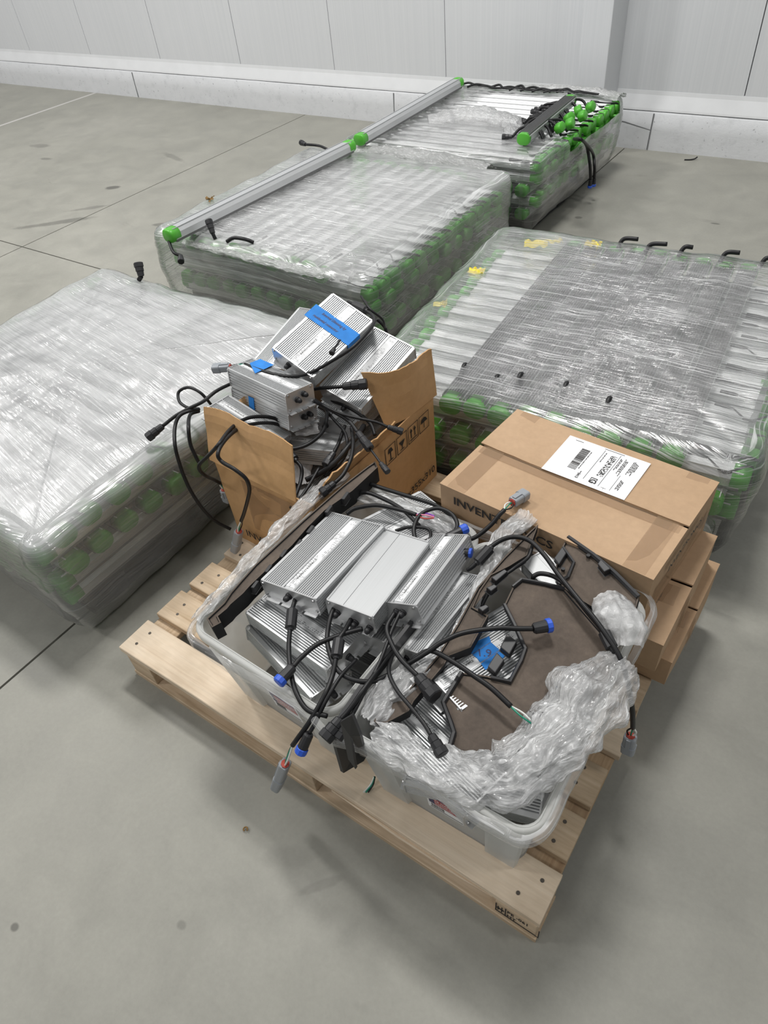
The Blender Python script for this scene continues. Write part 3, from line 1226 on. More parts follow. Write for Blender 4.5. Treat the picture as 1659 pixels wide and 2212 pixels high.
sheet(wallrows((0, 0), (OW, 0), 0, OH, seed=1, amp=.008, lean=(-.0, -.004)), 'side_panel', [M_CARD, M_CARD_IN], oc)
sheet(wallrows((OW, 0), (OW, OD), 0, OH, seed=2, amp=.006), 'side_panel', [M_CARD, M_CARD_IN], oc)
sheet(wallrows((OW, OD), (0, OD), 0, OH, seed=3), 'side_panel', [M_CARD, M_CARD_IN], oc)
sheet(wallrows((0, OD), (0, 0), 0, OH, seed=4), 'side_panel', [M_CARD, M_CARD_IN], oc)
MB().bb(.003, OW - .003, .003, OD - .003, .0, .004).build('bottom_panel', M_CARD, oc)


def flap(p0, p1, zc, length, lean, name='flap', seed=0, taper=(0, 0), curl=.0, n=18, k=8, rough=.004, bend=None):
    """flap hinged on p0-p1 at height zc; lean = outward horizontal offset at its free edge"""
    p0, p1 = Vector(p0), Vector(p1)
    d = (p1 - p0).normalized()
    nr = Vector((d.y, -d.x))
    rows = []
    for i in range(n + 1):
        t = i / n
        row = []
        for j in range(k + 1):
            s = j / k
            tt = t + (0.5 - t) * 0 + taper[0] * s * (1 - t) - taper[1] * s * t
            p = p0.lerp(p1, tt)
            lo = lean * (s ** (1.0 + curl)) + .006 * nz(t * 3, s * 3, seed) * s
            if bend:
                lo += bend(t, s)
            ll = length + rough * nz(t * 13, seed) + (.006 * nz(t * 3.1, seed + 7))
            z = zc + math.sqrt(max(ll * ll - lean * lean, .0001)) * s
            row.append(Vector((p.x + nr.x * lo, p.y + nr.y * lo, z)))
        rows.append(row)
    return sheet(rows, name, [M_CARD_IN, M_CARD_IN], oc, .004)  # front flap's lit outer face is painted with the brighter inside tone


# front flap stands up and leans out, its right corner torn away
flap((-.014, -.008), (OW * .86, -.014), OH - .004, .146, -.050, seed=11, taper=(-.08, .08), bend=lambda t, s: -.012 * math.sin(PI * t) * s)
# right flap: tall far part, near part crushed low
flap((OW - .002, .345), (OW + .010, OD + .006), OH, .150, -.012, seed=13, taper=(.03, -.0), bend=lambda t, s: (-.06 * (1 - t) ** 5) * (.5 + s))
flap((OW - .012, .015), (OW - .004, .345), OH - .006, .050, .016, seed=14, taper=(.10, .02), rough=.008)
flap((.0, OD), (.0, .06), OH, .09, .05, seed=15, taper=(.1, .1))
# prints
put_text('size_print', 'SIZE:540x355x310', .036, M_INK, frame((OW + .0085, OD - .018, .036), (0, 1, 0), (0, 0, 1)), oc, .0004, align='RIGHT', sx=1.05, world=False)
icon_strip(oc, frame((OW + .0085, .285, .225), (0, 1, 0), (0, 0, 1)), .050, 4)
put_text('brand_print', 'INVENTRONICS', .036, M_INK, frame((.050, -.0125, .045), (1, 0, 0), (0, 0, 1)), oc, .0007, sx=1.1, world=False)
put_text('brand_print', 'INVENTRONICS', .034, M_INK, frame((OW + .0085, .02, .262), (0, 1, 0), (0, 0, 1)), oc, .0006, sx=.8, world=False)
MB().bb(.10, .30, -.0115, -.0105, .10, .285).build('tape', M_TAPE, oc)

# ------------------------------------------------------------------ drivers


def driver_profile(W, H, style):
    """cross-section (y,z), counter-clockwise; fins on top and flanks"""
    hw = W / 2
    fin = .0055
    P = [(-hw * .97, .0), (hw * .97, .0)]
    nf = 5
    z0, z1 = .008, H - .008
    for k in range(nf):                        # right flank grooves
        a = z0 + (z1 - z0) * k / nf
        b = z0 + (z1 - z0) * (k + .5) / nf
        P += [(hw, a), (hw, b), (hw - .003, b + .0003), (hw - .003, a + (z1 - z0) / nf - .0003)]
    P += [(hw, z1), (hw, H)]
    top = []
    if style == 'flat':
        top = [(hw - .004, H), (hw - .004, H - .0015), (hw * .30, H - .0015), (hw * .30, H - .005), (hw * .27, H - .005), (hw * .27, H - .0005), (-hw + .004, H - .0005)]
    else:
        band = .16 if style == 'wide' else .22
        pitch = .0056 if style == 'wide' else .0054
        y = hw - .008
        top.append((y, H))
        while y > -hw + .008:
            if abs(y) < hw * band * 1.02 + .004 and abs(y - pitch) < hw * band + .004 or (-hw * band < y < hw * band):
                top += [(hw * band + .003, H), (hw * band + .003, H + .0012), (hw * band, H + .0012), (hw * band, H - .0012), (-hw * band, H - .0012), (-hw * band, H + .0012), (-hw * band - .003, H + .0012), (-hw * band - .003, H)]
                y = -hw * band - .003 - .002
                top.append((y, H))
                continue
            top += [(y - .0003, H - fin), (y - pitch * .58, H - fin), (y - pitch * .62, H), (y - pitch, H)]
            y -= pitch
    top = [p for p in top if -hw + .002 < p[0] < hw - .001]
    P += top
    P += [(-hw, H), (-hw, z1)]
    for k in range(nf - 1, -1, -1):
        a = z0 + (z1 - z0) * k / nf
        b = z0 + (z1 - z0) * (k + .5) / nf
        P += [(-hw + .003, a + (z1 - z0) / nf - .0003), (-hw + .003, b + .0003), (-hw, b), (-hw, a)]
    return P


screw_me = MB().tube([(0, 0, 0), (-.003, 0, 0)], .0034, 8).mesh('screw', M_SCREW)
gland_mb = MB()
gland_mb.tube([(0, 0, 0), (-.004, 0, 0)], .0085, 8)
gland_mb.tube([(-.004, 0, 0), (-.012, 0, 0), (-.016, 0, 0)], [.0075, .007, .005], 10)
gland_me = gland_mb.mesh('cable_gland', M_BLK, True)


def driver(dims, pose, label, style='wide', glands=((.2, .55),), group='silver finned drivers', sticker=True, far_glands=()):
    L, W, H = dims
    r = empty('led_driver', pose[:3], pose[3:])
    tag(r, label, 'power supply', group)
    prof = driver_profile(W, H, style)
    MB().prism(prof, 'x', -L / 2 + .003, L / 2 - .003).build('housing', M_SMOOTH if style == 'flat' else M_ALU, r)
    for s in (-1, 1):
        m = MB()
        x0, x1 = (-L / 2, -L / 2 + .0032) if s < 0 else (L / 2 - .0032, L / 2)
        hw = W / 2 + .0012
        m.prism([(-hw + .004, -.0005), (hw - .004, -.0005), (hw, .004), (hw, H - .004), (hw - .004, H + .0012), (-hw + .004, H + .0012), (-hw, H - .004), (-hw, .004)], 'x', x0, x1)
        # mounting lip with slots
        e = s * (L / 2)
        xa, xb = sorted((e, e + s * .012))
        for a, b in ((-.92, -.52), (-.44, -.10), (-.02, .30), (.38, .92)):
            m.bb(xa, xb, a * hw, b * hw, .0, .0022)
        m.bb(*(sorted((e, e + s * .004))), -.92 * hw, .92 * hw, .0, .0024)
        m.build('end_plate', M_PLATE, r)
        for sy in (-1, 1):
            for zz in (.009, H - .006):
                sc = link('screw', screw_me, r)
                sc.location = (s * L / 2, sy * (hw - .009), zz)
                if s > 0:
                    sc.rotation_euler = (0, 0, PI)
        for gy, gz in (glands if s < 0 else far_glands):
            g = link('cable_gland', gland_me, r)
            g.location = (s * L / 2, gy * W / 2, gz * H)
            if s > 0:
                g.rotation_euler = (0, 0, PI)
    if sticker and style != 'flat':
        hb = (W / 2) * (.155 if style == 'wide' else .21)
        MB().bb(-L * .46, L * .46, -hb, hb, H - .0011, H - .0004).build('rating_label', M_LABEL, r)
        put_text('brand_print', 'INVENTRONICS', hb * .62, M_INK, frame((-L * .36, -hb * .1, H - .0002), (1, 0, 0), (0, 1, 0)), r, .0001, sx=1.25, world=False)
    return r


G1 = 'drivers heaped in the open carton'
G2 = 'drivers heaped in the clear bins'
T1 = driver((.250, .154, .050), (.106, .880, .600, .318, -.237, 1.407), 'driver topping the carton heap with handwritten blue tape across it', group=G1)
T2 = driver((.252, .150, .047), (.236, .905, .517, .189, -.269, 1.461), 'driver lying against the tall right flap of the open carton', group=G1, glands=((-.2, .4),))
T0 = driver((.257, .140, .049), (-.045, .925, .520, -.08, -.217, 1.600), 'driver half hidden behind the blue-taped one', group=G1)
T3 = driver((.270, .092, .058), (.050, .692, .530, -.130, -.08, -.180), 'upper of two stacked drivers at the front of the open carton', 'narrow', far_glands=((-.25, .55), (.25, .7)), glands=(), group=G1)
T4 = driver((.259, .099, .050), (.045, .690, .470, -.22, -.07, -.150), 'lower of two stacked drivers, blue tape patch on its flank', 'narrow', far_glands=((0, .55), (.4, .6)), glands=(), group=G1)
T5 = driver((.215, .096, .050), (.040, .575, .466, -.235, .36, .075), 'driver leaning on the front flap inside the open carton', 'narrow', far_glands=((0, .5),), glands=(), group=G1)
T6 = driver((.212, .112, .047), (.175, .675, .370, -.25, -.12, .20), 'driver sunk lowest in the middle of the open carton', 'narrow', far_glands=((-.1, .5), (.5, .6)), glands=(), group=G1)
for i, (x, y, z, rz) in enumerate(((.19, .88, .40, .1), (.19, .62, .20, .05), (.2, .87, .32, .0), (.2, .62, .28, .2))):
    driver((.25, .15, .05), (x, y, z, 0, 0, rz + 1.5), '%s of four drivers buried deep in the open carton' % ORD[i], group='buried drivers', sticker=False)

B1 = driver((.262, .163, .047), (.517, .325, .425, -.17, .05, 1.585), 'driver on top of the left bin heap with a ferrite lead', glands=((.0, .6),), group=G2)
B2 = driver((.248, .118, .052), (.655, .342, .424, -.06, .05, 1.64), 'smooth flat driver between two finned ones in the left bin', 'flat', glands=((.55, .5), (-.2, .3), (-.8, .3)), group=G2)
B3 = driver((.250, .101, .052), (.748, .402, .420, -.36, .10, 1.640), 'finned driver propped beside the smooth flat one', 'narrow', glands=((.1, .6), (-.2, .6)), group=G2)
B4 = driver((.240, .108, .056), (.806, .350, .368, -.33, -.02, 1.520), 'finned driver at the right edge of the left bin', 'narrow', glands=((0, .5),), group=G2)
B5 = driver((.250, .125, .049), (.548, .190, .352, .02, .03, -.09), 'driver under the top one, lying crosswise along the front of the left bin', glands=(), far_glands=((0, .5),), group=G2)
B6 = driver((.250, .110, .049), (.537, .150, .285, -.12, .05, -.25), 'lowest visible driver at the front of the left bin', glands=(), far_glands=((0, .4),), group=G2)
B7 = driver((.250, .150, .049), (.580, .520, .370, .0, .1, 1.25), 'driver at the back of the left bin under coiled leads', group=G2)
for i, (x, y, z, rz) in enumerate(((.55, .40, .30, 1.5), (.68, .36, .34, 1.6), (.56, .22, .22, 0), (.66, .45, .22, 1.5))):
    driver((.25, .14, .05), (x, y, z, 0, 0, rz), '%s of four drivers buried deep in the left bin' % ORD[i], group='buried drivers in the left bin', sticker=False)
K1 = driver((.255, .140, .05), (.930, .300, .372, .05, .12, 1.25), 'driver with the 1.9 tape note, showing through the black covers', group=G2)
K2 = driver((.255, .140, .05), (.945, .115, .330, .05, .0, -.25), 'driver showing low at the front of the right bin', group=G2)
K3 = driver((.20, .06, .04), (.995, .535, .395, .1, .0, -.50), 'driver showing between the covers beside the taped carton', 'flat', group=G2)
K4 = driver((.255, .150, .05), (1.015, .13, .300, .1, .0, .30), 'driver wrapped in film at the front corner of the right bin', group=G2)

# ------------------------------------------------------------------ painter's tape notes


def tape_note(drv, corners, name, text=None, size=.012, jag=0):
    """tape stuck on a driver; corners are in the driver's own frame"""
    p = [Vector(c) for c in corners]
    rows = []
    n = 16
    for i in range(n + 1):
        t = i / n
        rows.append([p[0].lerp(p[1], t) + Vector((0, 0, .0006 * nz(t * 6, 1))), p[3].lerp(p[2], t) + Vector((jag * nz(t * 9, 4), 0, .0006 * nz(t * 6, 2)))])
    o = MB().grid(rows).build(name, M_TAPEB, drv)
    s = o.modifiers.new('thick', 'SOLIDIFY')
    s.thickness = .0006
    if text:
        ax, ay = (p[1] - p[0]), (p[3] - p[0])
        for k, ln_ in enumerate(text):
            me = text_mesh(ln_, size, M_NAVY, .0002, sx=.85)
            me.transform(Matrix.Shear('XZ', 4, (0, 0)) if False else Matrix.Identity(4))
            for v in me.vertices:
                v.co.x += v.co.y * .25
            M = frame(p[0] + ax * (.22 - .10 * k) + ay * (.66 - .40 * k), ax, ay)
            M.translation += (M.to_3x3() @ Vector((0, 0, 1))) * .0014
            me.transform(M)
            link('handwriting', me, o)
    return o


h = .0508
tape_note(T1, ((.015, .085, h), (.015, -.079, h), (.065, -.079, h), (.065, .085, h)), 'tape_note', ['Internal Dimming by', 'residential connector'], .0125, .002)
o = MB().bb(.015, .065, -.0800, -.0788, .018, .052).build('tape_note', M_TAPEB, T1)
tape_note(T3, ((-.105, .049, .0612), (-.105, .012, .0612), (-.035, -.020, .0612), (-.040, .049, .0612)), 'tape_note', None)
MB().bb(-.046, -.022, -.0512, -.0500, .006, .050).build('tape_note', M_TAPEB, T4)
MB().prism([(-.028, -.030), (.0, -.036), (.030, -.028), (.028, .012), (.036, .026), (.004, .032), (-.026, .027), (-.022, .0)], 'z', .0504, .0512).build('tape_note', M_TAPEB, K1)
put_text('handwriting', '1.9', .026, M_NAVY, frame((.0, .0, .0516), (.795, -.606, 0), (.606, .795, 0)) @ Matrix.Translation((-.018, -.009, 0)), K1, .0002, world=False)

# ------------------------------------------------------------------ clear bins


def bin_tub(c0, rz, wb, db, wt, dt, h, label, text, stx=.0):
    r = empty('storage_bin', c0, (0, 0, rz))
    tag(r, label, 'storage bin')
    rows = []
    for z, k, ins in ((0, 0, 0), (.004, .0, -.004), (.02, .03, 0), (h * .5, .5, 0), (h * .78, .78, 0), (h * .80, .84, .004), (h - .004, 1, .004), (h, 1, .0045)):
        w = wb + (wt - wb) * k + ins * 2
        d = db + (dt - db) * k + ins * 2
        rows.append([(p[0], p[1], z) for p in rrect(-w / 2, w / 2, -d / 2, d / 2, .035, 6)])
    n = len(rows[0])
    m = MB().grid(rows, close=True)
    m.face(range(n)[::-1])
    tub = m.build('tub', M_TUB, r, smooth=True)
    s = tub.modifiers.new('thick', 'SOLIDIFY')
    s.thickness = .0025
    s.offset = -1
    rim = MB()
    rows = []
    for off, z in ((.001, h - .004), (.008, h), (.013, h + .001), (.016, h - .004), (.015, h - .020), (.012, h - .020), (.012, h - .006), (.001, h - .008)):
        rows.append([(p[0], p[1], z) for p in rrect(-wt / 2 - off, wt / 2 + off, -dt / 2 - off, dt / 2 + off, .038 + off, 6)])
    rim.grid(rows, close=True)
    rim.build('rim', M_TUB, r, smooth=True)
    # stiffening steps on the front wall
    sl_ = (dt - db) / 2 / h
    for x0, x1 in ((-wb / 2 + .005, -wb / 2 + .075), (wb / 2 - .075, wb / 2 - .005)):
        m = MB()
        for z in (.004, h * .76):
            y = -db / 2 - sl_ * z
            sc = 1 + (z / h) * (wt - wb) / wb
            for xx, yy in ((x0, y + .002), (x0 + .004, y - .009), (x1 - .004, y - .009), (x1, y + .002)):
                m.v.append(Vector((xx * sc, yy, z)))
        for i in range(3):
            m.face((i, i + 1, 5 + i, 4 + i))
        m.face((4, 5, 6, 7))
        m.build('rib', M_TUB, r)
    # product sticker
    z0 = .096
    R = Matrix.Rotation(math.atan2(sl_, 1), 4, 'X')
    base = Matrix.Translation((stx, -db / 2 - sl_ * z0 - .0075, z0)) @ Matrix.Rotation(PI / 2 + math.atan(sl_), 4, 'X')
    st = link('sticker', None, r)
    st.matrix_local = base
    W_, H_ = .082, .084
    MB().bb(-W_ / 2, W_ / 2, 0, H_, -.0006, 0).build('sticker_sheet', M_PAPER, st)
    MB().bb(-W_ / 2 + .005, W_ / 2 - .005, .034, H_ - .004, 0, .0003).build('sticker_field', M_NAVY, st)
    MB().prism([(-W_ / 2 + .018, .036), (W_ / 2 - .005, .036), (W_ / 2 - .005, .068), (-W_ / 2 + .018, .072)], 'z', .0003, .0005).build('sticker_field', M_RED, st)
    MB().bb(-W_ / 2 + .005, W_ / 2 - .005, .006, .009, 0, .0003).build('sticker_rule', M_INK, st)
    bcm = MB()
    x = -W_ / 2 + .008
    rb = random.Random(4)
    while x < -.004:
        t = rb.choice((.0008, .0014, .002))
        bcm.bb(x, x + t, .013, .030, 0, .0003)
        x += t + .0013
    bcm.build('bar_code', M_INK, st)
    for k, (tx, sz, yy) in enumerate(text):
        me = text_mesh(tx, sz, M_WHITEP, .0002)
        t_ = link('sticker_print', me, st)
        t_.location = (-W_ / 2 + .019, yy, .0007)
    return r


TXT = [('18 GALLON', .0105, .059), ('STORAGE CRATE', .0066, .049), ('CLEAR LATCHING', .0050, .041)]
BH_ = .288
bin1 = bin_tub((.560, .318, PZ + .001), -.03, .325, .485, .385, .555, BH_, 'clear storage bin under the heap of bare drivers', TXT, .026)
bin2 = bin_tub((.975, .305, PZ + .001), .015, .325, .475, .375, .545, BH_, 'clear storage bin holding brown dusty covers', TXT, .012)

# film band pulled round both bins and over their rims


def bin_wrap():
    n = 300
    out, per = resample(rrect(.345, 1.190, .006, .612, .05, 8), n)
    m = MB()
    uv = []
    prof = [(.390, -.002), (.396, .000), (.404, .002), (.412, .003), (.418, .003), (.423, .0), (.4262, -.006), (.4264, -.012)]
    rows = []
    for z, o in prof:
        row = []
        for k, p in enumerate(out):
            nrm = (out[(k + 1) % n] - out[k - 1])
            nrm = Vector((nrm.y, -nrm.x)).normalized()
            gap = 0.0
            if p.y < .1:
                gap = -.018 * max(0, 1 - abs(p.x - .775) / .06)
            wob = .005 * nz(p.x * 9, p.y * 9, z * 9) + .0025 * nz(p.x * 30, p.y * 30, z * 40)
            q = p + nrm * (o + wob - gap)
            zz = z + .012 * nz(p.x * 9, p.y * 9, 3) * (z < .40) + .004 * nz(p.x * 12, p.y * 12, 5)
            row.append(Vector((q.x, q.y, zz)))
            uv.append((per * k / n, zz * 1.0))
        rows.append(row)
    m.grid(rows, close=True)
    m.uv = uv
    m.att = [.9] * len(uv)
    tag(m.build('stretch_wrap', M_FILM_BIN, smooth=True), 'clear stretch wrap pulled round the two bins', 'plastic wrap')


bin_wrap()

# ------------------------------------------------------------------ crumpled film


def crumple(pts, widths, label, seed, mat=None, thick=.30, amp=.010, ragged=.6, group='crumpled film on the bins', name='crumpled_wrap'):
    """bunched film: a wide sheet gathered along a path, folded into ridges that run roughly along it"""
    path = spline(pts, 18)
    N_ = len(path)
    Mx = 44
    rows = []
    uv = []
    wl = np.interp(np.linspace(0, 1, N_), np.linspace(0, 1, len(widths)), widths)
    dist = 0.0
    for i, p in enumerate(path):
        if i:
            dist += (p - path[i - 1]).length
        t = (path[min(i + 1, N_ - 1)] - path[max(i - 1, 0)]).normalized()
        side = t.cross(Vector((0, 0, 1))).normalized()
        up = side.cross(t).normalized()
        row = []
        for k in range(Mx + 1):
            s = -1 + 2 * k / Mx
            e = 1 if s > 0 else -1
            w = wl[i] * (1 + ragged * .6 * nz(dist * 14, e * 3.0, seed) + ragged * .3 * nz(dist * 50, e * 5.0, seed))
            ang = s * 1.75
            q = p + side * (math.sin(ang) * w * .58) + up * (math.cos(ang) * w * thick)
            sk = s * w * 22 + dist * 9 * nz(dist * 3, seed, 1)
            fold = (.5 - abs(nz(sk, dist * 9, seed))) * 1.0 + (.35 - abs(nz(sk * 2.3, dist * 24, seed + 4))) * .8 + (.3 - abs(nz(sk * 4.5, dist * 60, seed + 6))) * .5
            q = q + up * (amp * fold * (1.2 - .5 * abs(s))) + side * (amp * .9 * nz(dist * 24, s * 2.5, seed + 7)) + t * (amp * .7 * nz(dist * 20, s * 6, seed + 2))
            row.append(q)
            uv.append((dist + .02 * nz(dist * 20, s * 2, seed), s * w))
        rows.append(row)
    m = MB().grid(rows)
    m.uv = uv
    m.att = [1.0] * len(uv)
    o = m.build(name, mat or M_CRUMP, smooth=True)
    tag(o, label, 'plastic wrap', group)
    return o


crumple([at(425, 1345, .418), at(510, 1248, .425), at(600, 1150, .43), at(680, 1075, .44), at(745, 1025, .44)], [.025, .028, .03, .035, .035], 'crumpled film along the long cover on the left bin', 1)
crumple([at(1140, 1118, .478), at(1090, 1160, .475), at(1062, 1215, .465), at(1032, 1290, .452), at(1002, 1350, .446), at(965, 1412, .44), at(900, 1455, .435), at(845, 1505, .43), at(795, 1560, .42)], [.045, .045, .032, .024, .024, .03, .05, .06, .05], 'crumpled film ridge between the two bins', 2)
crumple([at(1345, 1440, .46), at(1300, 1480, .46), at(1240, 1560, .455), at(1180, 1620, .45), at(1090, 1680, .43), at(1000, 1680, .42), at(900, 1640, .42), at(810, 1590, .42)], [.06, .11, .11, .10, .10, .075, .06, .05], 'big crumpled film bunch over the front of the right bin', 3, amp=.016)
crumple([at(1130, 1720, .425), at(1150, 1640, .43), at(1200, 1560, .43), at(1270, 1450, .43)], [.05, .08, .09, .05], 'crumpled film trailing to the front corner of the right bin', 4)
crumple([at(1310, 1290, .46), at(1340, 1340, .465), at(1350, 1400, .45)], [.05, .085, .05], 'foamy film scrap at the back of the right bin beside cables', 5, mat=M_BUBBLE, amp=.005)
crumple([at(760, 1070, .42), at(850, 1090, .42), at(930, 1125, .42), at(1000, 1165, .41)], [.03, .04, .045, .03], 'crumpled film along the back rim of the left bin', 6)
crumple([at(610, 960, .40), at(645, 990, .37), at(650, 1050, .33)], [.06, .07, .05], 'white foam sheet stuffed in the front of the open carton', 7, mat=M_FOAM, group=None, name='foam_sheet')
crumple([at(640, 930, .43), at(690, 925, .43)], [.05, .05], 'white foam scrap between the drivers in the open carton', 8, mat=M_FOAM, group=None, name='foam_sheet')
GS = 'crumpled film on the stacks'
crumple([(-1.28, 2.80, .40), (-1.0, 2.83, .415), (-.7, 2.84, .40), (-.4, 2.82, .40)], [.07, .09, .12, .06], 'crumpled film in the gap between the two far stacks', 9, group=GS)
crumple([(-1.28, 3.1, .43), (-1.30, 3.5, .43), (-1.28, 4.0, .42)], [.08, .07, .09], 'crumpled film along the outer edge of the far stack', 10, group=GS)
crumple([(-1.05, 3.30, .43), (-.85, 3.45, .435), (-.6, 3.40, .435), (-.45, 3.2, .43)], [.10, .16, .12, .06], 'torn crumpled film edge on top of the far stack', 11, group=GS)
crumple([(-.9, 4.10, .42), (-.5, 4.12, .425), (-.2, 4.05, .42)], [.05, .07, .08], 'crumpled film along the wall side of the far stack', 12, group=GS)
crumple([(1.13, 1.13, .30), (1.17, 1.12, .20), (1.19, 1.13, .08)], [.04, .07, .05], 'crumpled film tail hanging at the near corner of the right stack', 13, group=GS)
crumple([(1.0, 1.10, .345), (.7, 1.09, .36), (.4, 1.10, .37), (.12, 1.13, .38)], [.025, .03, .035, .06], 'crumpled film fold along the front edge of the right stack', 14, group=GS)
crumple([(-1.25, 1.55, .40), (-.9, 1.54, .405), (-.55, 1.55, .40), (-.3, 1.6, .40)], [.03, .035, .05, .06], 'crumpled film fold along the front edge of the middle stack', 15, group=GS)

# ------------------------------------------------------------------ black covers


def cover(outline, zf, label, th=.012, rim=.006, mat=None, holes=()):
    """moulded cover: outline in pixels traced onto the sloping plane zf(px), given depth and a raised lip"""
    pts = [at(px, py, zf) if not callable(zf) else zf(px, py) for px, py in outline]
    n = len(pts)
    c = sum(pts, Vector()) / n
    nr = Vector()
    for i in range(n):
        nr += (pts[i] - c).cross(pts[(i + 1) % n] - c)
    nr.normalize()
    if nr.z < 0:
        pts = pts[::-1]
        nr = -nr
    r = empty('driver_cover', c)
    tag(r, label, 'cover', 'dusty black covers')
    m = MB()
    loc = [p - c for p in pts]

    def inset(d):
        out = []
        for i in range(n):
            a, b, e = loc[i - 1], loc[i], loc[(i + 1) % n]
            n1 = nr.cross(b - a).normalized()
            n2 = nr.cross(e - b).normalized()
            v = (n1 + n2)
            v = v / max(v.length_squared, .3) * 2
            v *= .5
            out.append(b + v * d * 1.0)
        return out
    rings = [[p - nr * th for p in loc], loc, inset(rim), [p - nr * .004 for p in inset(rim + .003)]]
    m.grid(rings, close=True)
    m.face([3 * n + i for i in range(n)])
    m.face([i for i in range(n)][::-1])
    m.build('shell', mat or M_DUST, r)
    return r, c, nr


def C2(x, y):
    return (800 + x / 2.765, 1080 + y / 2.765)


def C1(x, y):
    return (400 + x / 2.765, 980 + y / 2.765)


def plane_fn(p0, p1, p2):
    """plane through three (px,py,z) points; returns pixel -> point on it"""
    a, b, c = at(*p0), at(*p1), at(*p2)
    nr = (b - a).cross(c - a).normalized()

    def f(px, py):
        d = px_ray(px, py)
        return CAM_POS + d * ((a - CAM_POS).dot(nr) / d.dot(nr))
    return f


main_out = [C2(*q) for q in ((905, 475), (1040, 500), (1160, 530), (1300, 690), (1440, 850), (1500, 960), (1350, 1200), (1130, 1420), (880, 1500), (700, 1525), (470, 1490), (500, 1390), (480, 1330), (435, 1210), (545, 1030), (700, 1050), (830, 1085), (925, 890), (860, 740), (800, 625), (850, 520))]
pf_main = plane_fn((1125, 1255, .478), (1000, 1600, .425), (1330, 1420, .455))
cv1, cc1, cn1 = cover(main_out, pf_main, 'widest brown dusty cover lying on the right bin', th=.022)
up_out = [C2(*q) for q in ((1175, 222), (1330, 330), (1460, 440), (1605, 580), (1585, 650), (1480, 610), (1330, 640), (1200, 560), (1130, 500), (1100, 420), (1140, 290))]
pf_up = plane_fn((1230, 1170, .475), (1370, 1300, .470), (1220, 1260, .452))
cv2, cc2, cn2 = cover(up_out, pf_up, 'dusty cover leaning on the taped carton with square notches', th=.018)
left_out = [C2(*q) for q in ((1002, 145), (995, 170), (930, 330), (850, 390), (720, 440), (650, 540), (600, 630), (640, 560), (705, 450), (800, 360), (900, 250), (950, 190))]
strip_out = [C2(*q) for q in ((950, 190), (1003, 145), (935, 330), (830, 395), (720, 450), (655, 545), (615, 640), (705, 690), (600, 880), (470, 930), (440, 985), (260, 1200), (230, 1260), (60, 1350), (20, 1320), (70, 1230), (230, 1130), (400, 930), (520, 740), (640, 520), (800, 340))]
pf_left = plane_fn((1150, 1140, .485), (960, 1370, .452), (820, 1560, .428))


def strip_pt(px, py):
    t = (py - 1130) / 430.0
    return at(px, py, .497 - .058 * t)


cv3, _, _ = cover(strip_out, strip_pt, 'long narrow dusty cover standing along the inner side of the right bin', th=.03)
long_out = [C1(*q) for q in ((128, 985), (160, 1038), (215, 1008), (195, 970), (250, 925), (270, 900), (345, 835), (385, 790), (640, 545), (730, 440), (830, 340), (1000, 220), (1150, 80), (1135, 45), (1090, 75), (940, 190), (700, 400), (560, 530), (420, 660), (330, 760), (270, 830), (230, 890))]


def long_pt(px, py):
    t = (1340 - py) / 340.0
    return at(px, py, .440 + .035 * t)


cv4, _, _ = cover(long_out, long_pt, 'long brown cover edge running up the left bin towards the open carton', th=.05)
# upright black cover jammed between the two bins
blk = [(.772, .0, .26), (.772, .0, .43), (.772, .10, .445), (.775, .30, .45), (.785, .32, .36), (.785, .05, .24)]
m = MB()
o_ = [Vector(p) for p in blk]
m.v = [p + Vector((s, 0, 0)) for s in (-.004, .004) for p in o_]
nb = len(o_)
m.face(range(nb))
m.face([nb + i for i in range(nb)][::-1])
for i in range(nb):
    j = (i + 1) % nb
    m.face((i, j, nb + j, nb + i))
tag(m.build('driver_cover', M_BLK), 'black cover jammed upright between the two bins', 'cover', 'dusty black covers')
m = MB()
pb = [at_y(756, 1590, -.012), at_y(768, 1662, -.02), at_y(752, 1640, -.02), at_y(735, 1560, -.012), at_y(760, 1545, .0), at_y(778, 1590, .0), at_y(790, 1637, .02), at_y(778, 1632, .02)]
m.v = [p + Vector((0, s, 0)) for s in (0, .006) for p in pb]
nb = len(pb)
for a in ((0, 1, 2, 3), (0, 3, 4, 5), (0, 5, 6, 7)):
    m.face(a)
    m.face([nb + i for i in a][::-1])
for i in range(nb):
    j = (i + 1) % nb
    m.face((j, i, nb + i, nb + j))
tag(m.build('cover_bracket', M_BLK), 'folded black bracket end poking down between the bins', 'bracket')
# moulded details on the covers


def on(fn, px, py, dz=0.0):
    return fn(px, py) + Vector((0, 0, dz))


def lug(parent, fn, quad, hgt, mat=M_BLK, name='clip'):
    q = [fn(*C2(*p)) for p in quad]
    n = (q[1] - q[0]).cross(q[2] - q[0]).normalized()
    if n.z < 0:
        n = -n
    m = MB()
    m.v = [p - n * .004 for p in q] + [p + n * hgt for p in q]
    k = len(q)
    m.face(range(k))
    m.face([k + i for i in range(k)])
    for i in range(k):
        j = (i + 1) % k
        m.face((i, j, k + j, k + i))
    return m.build(name, mat, parent, world=True, bevel=.002)


def ridge(parent, fn, pts, r=.004, mat=M_BLK, name='rib'):
    return MB().tube([fn(*C2(*p)) + Vector((0, 0, .001)) for p in pts], r, 6).build(name, mat, parent, world=True)


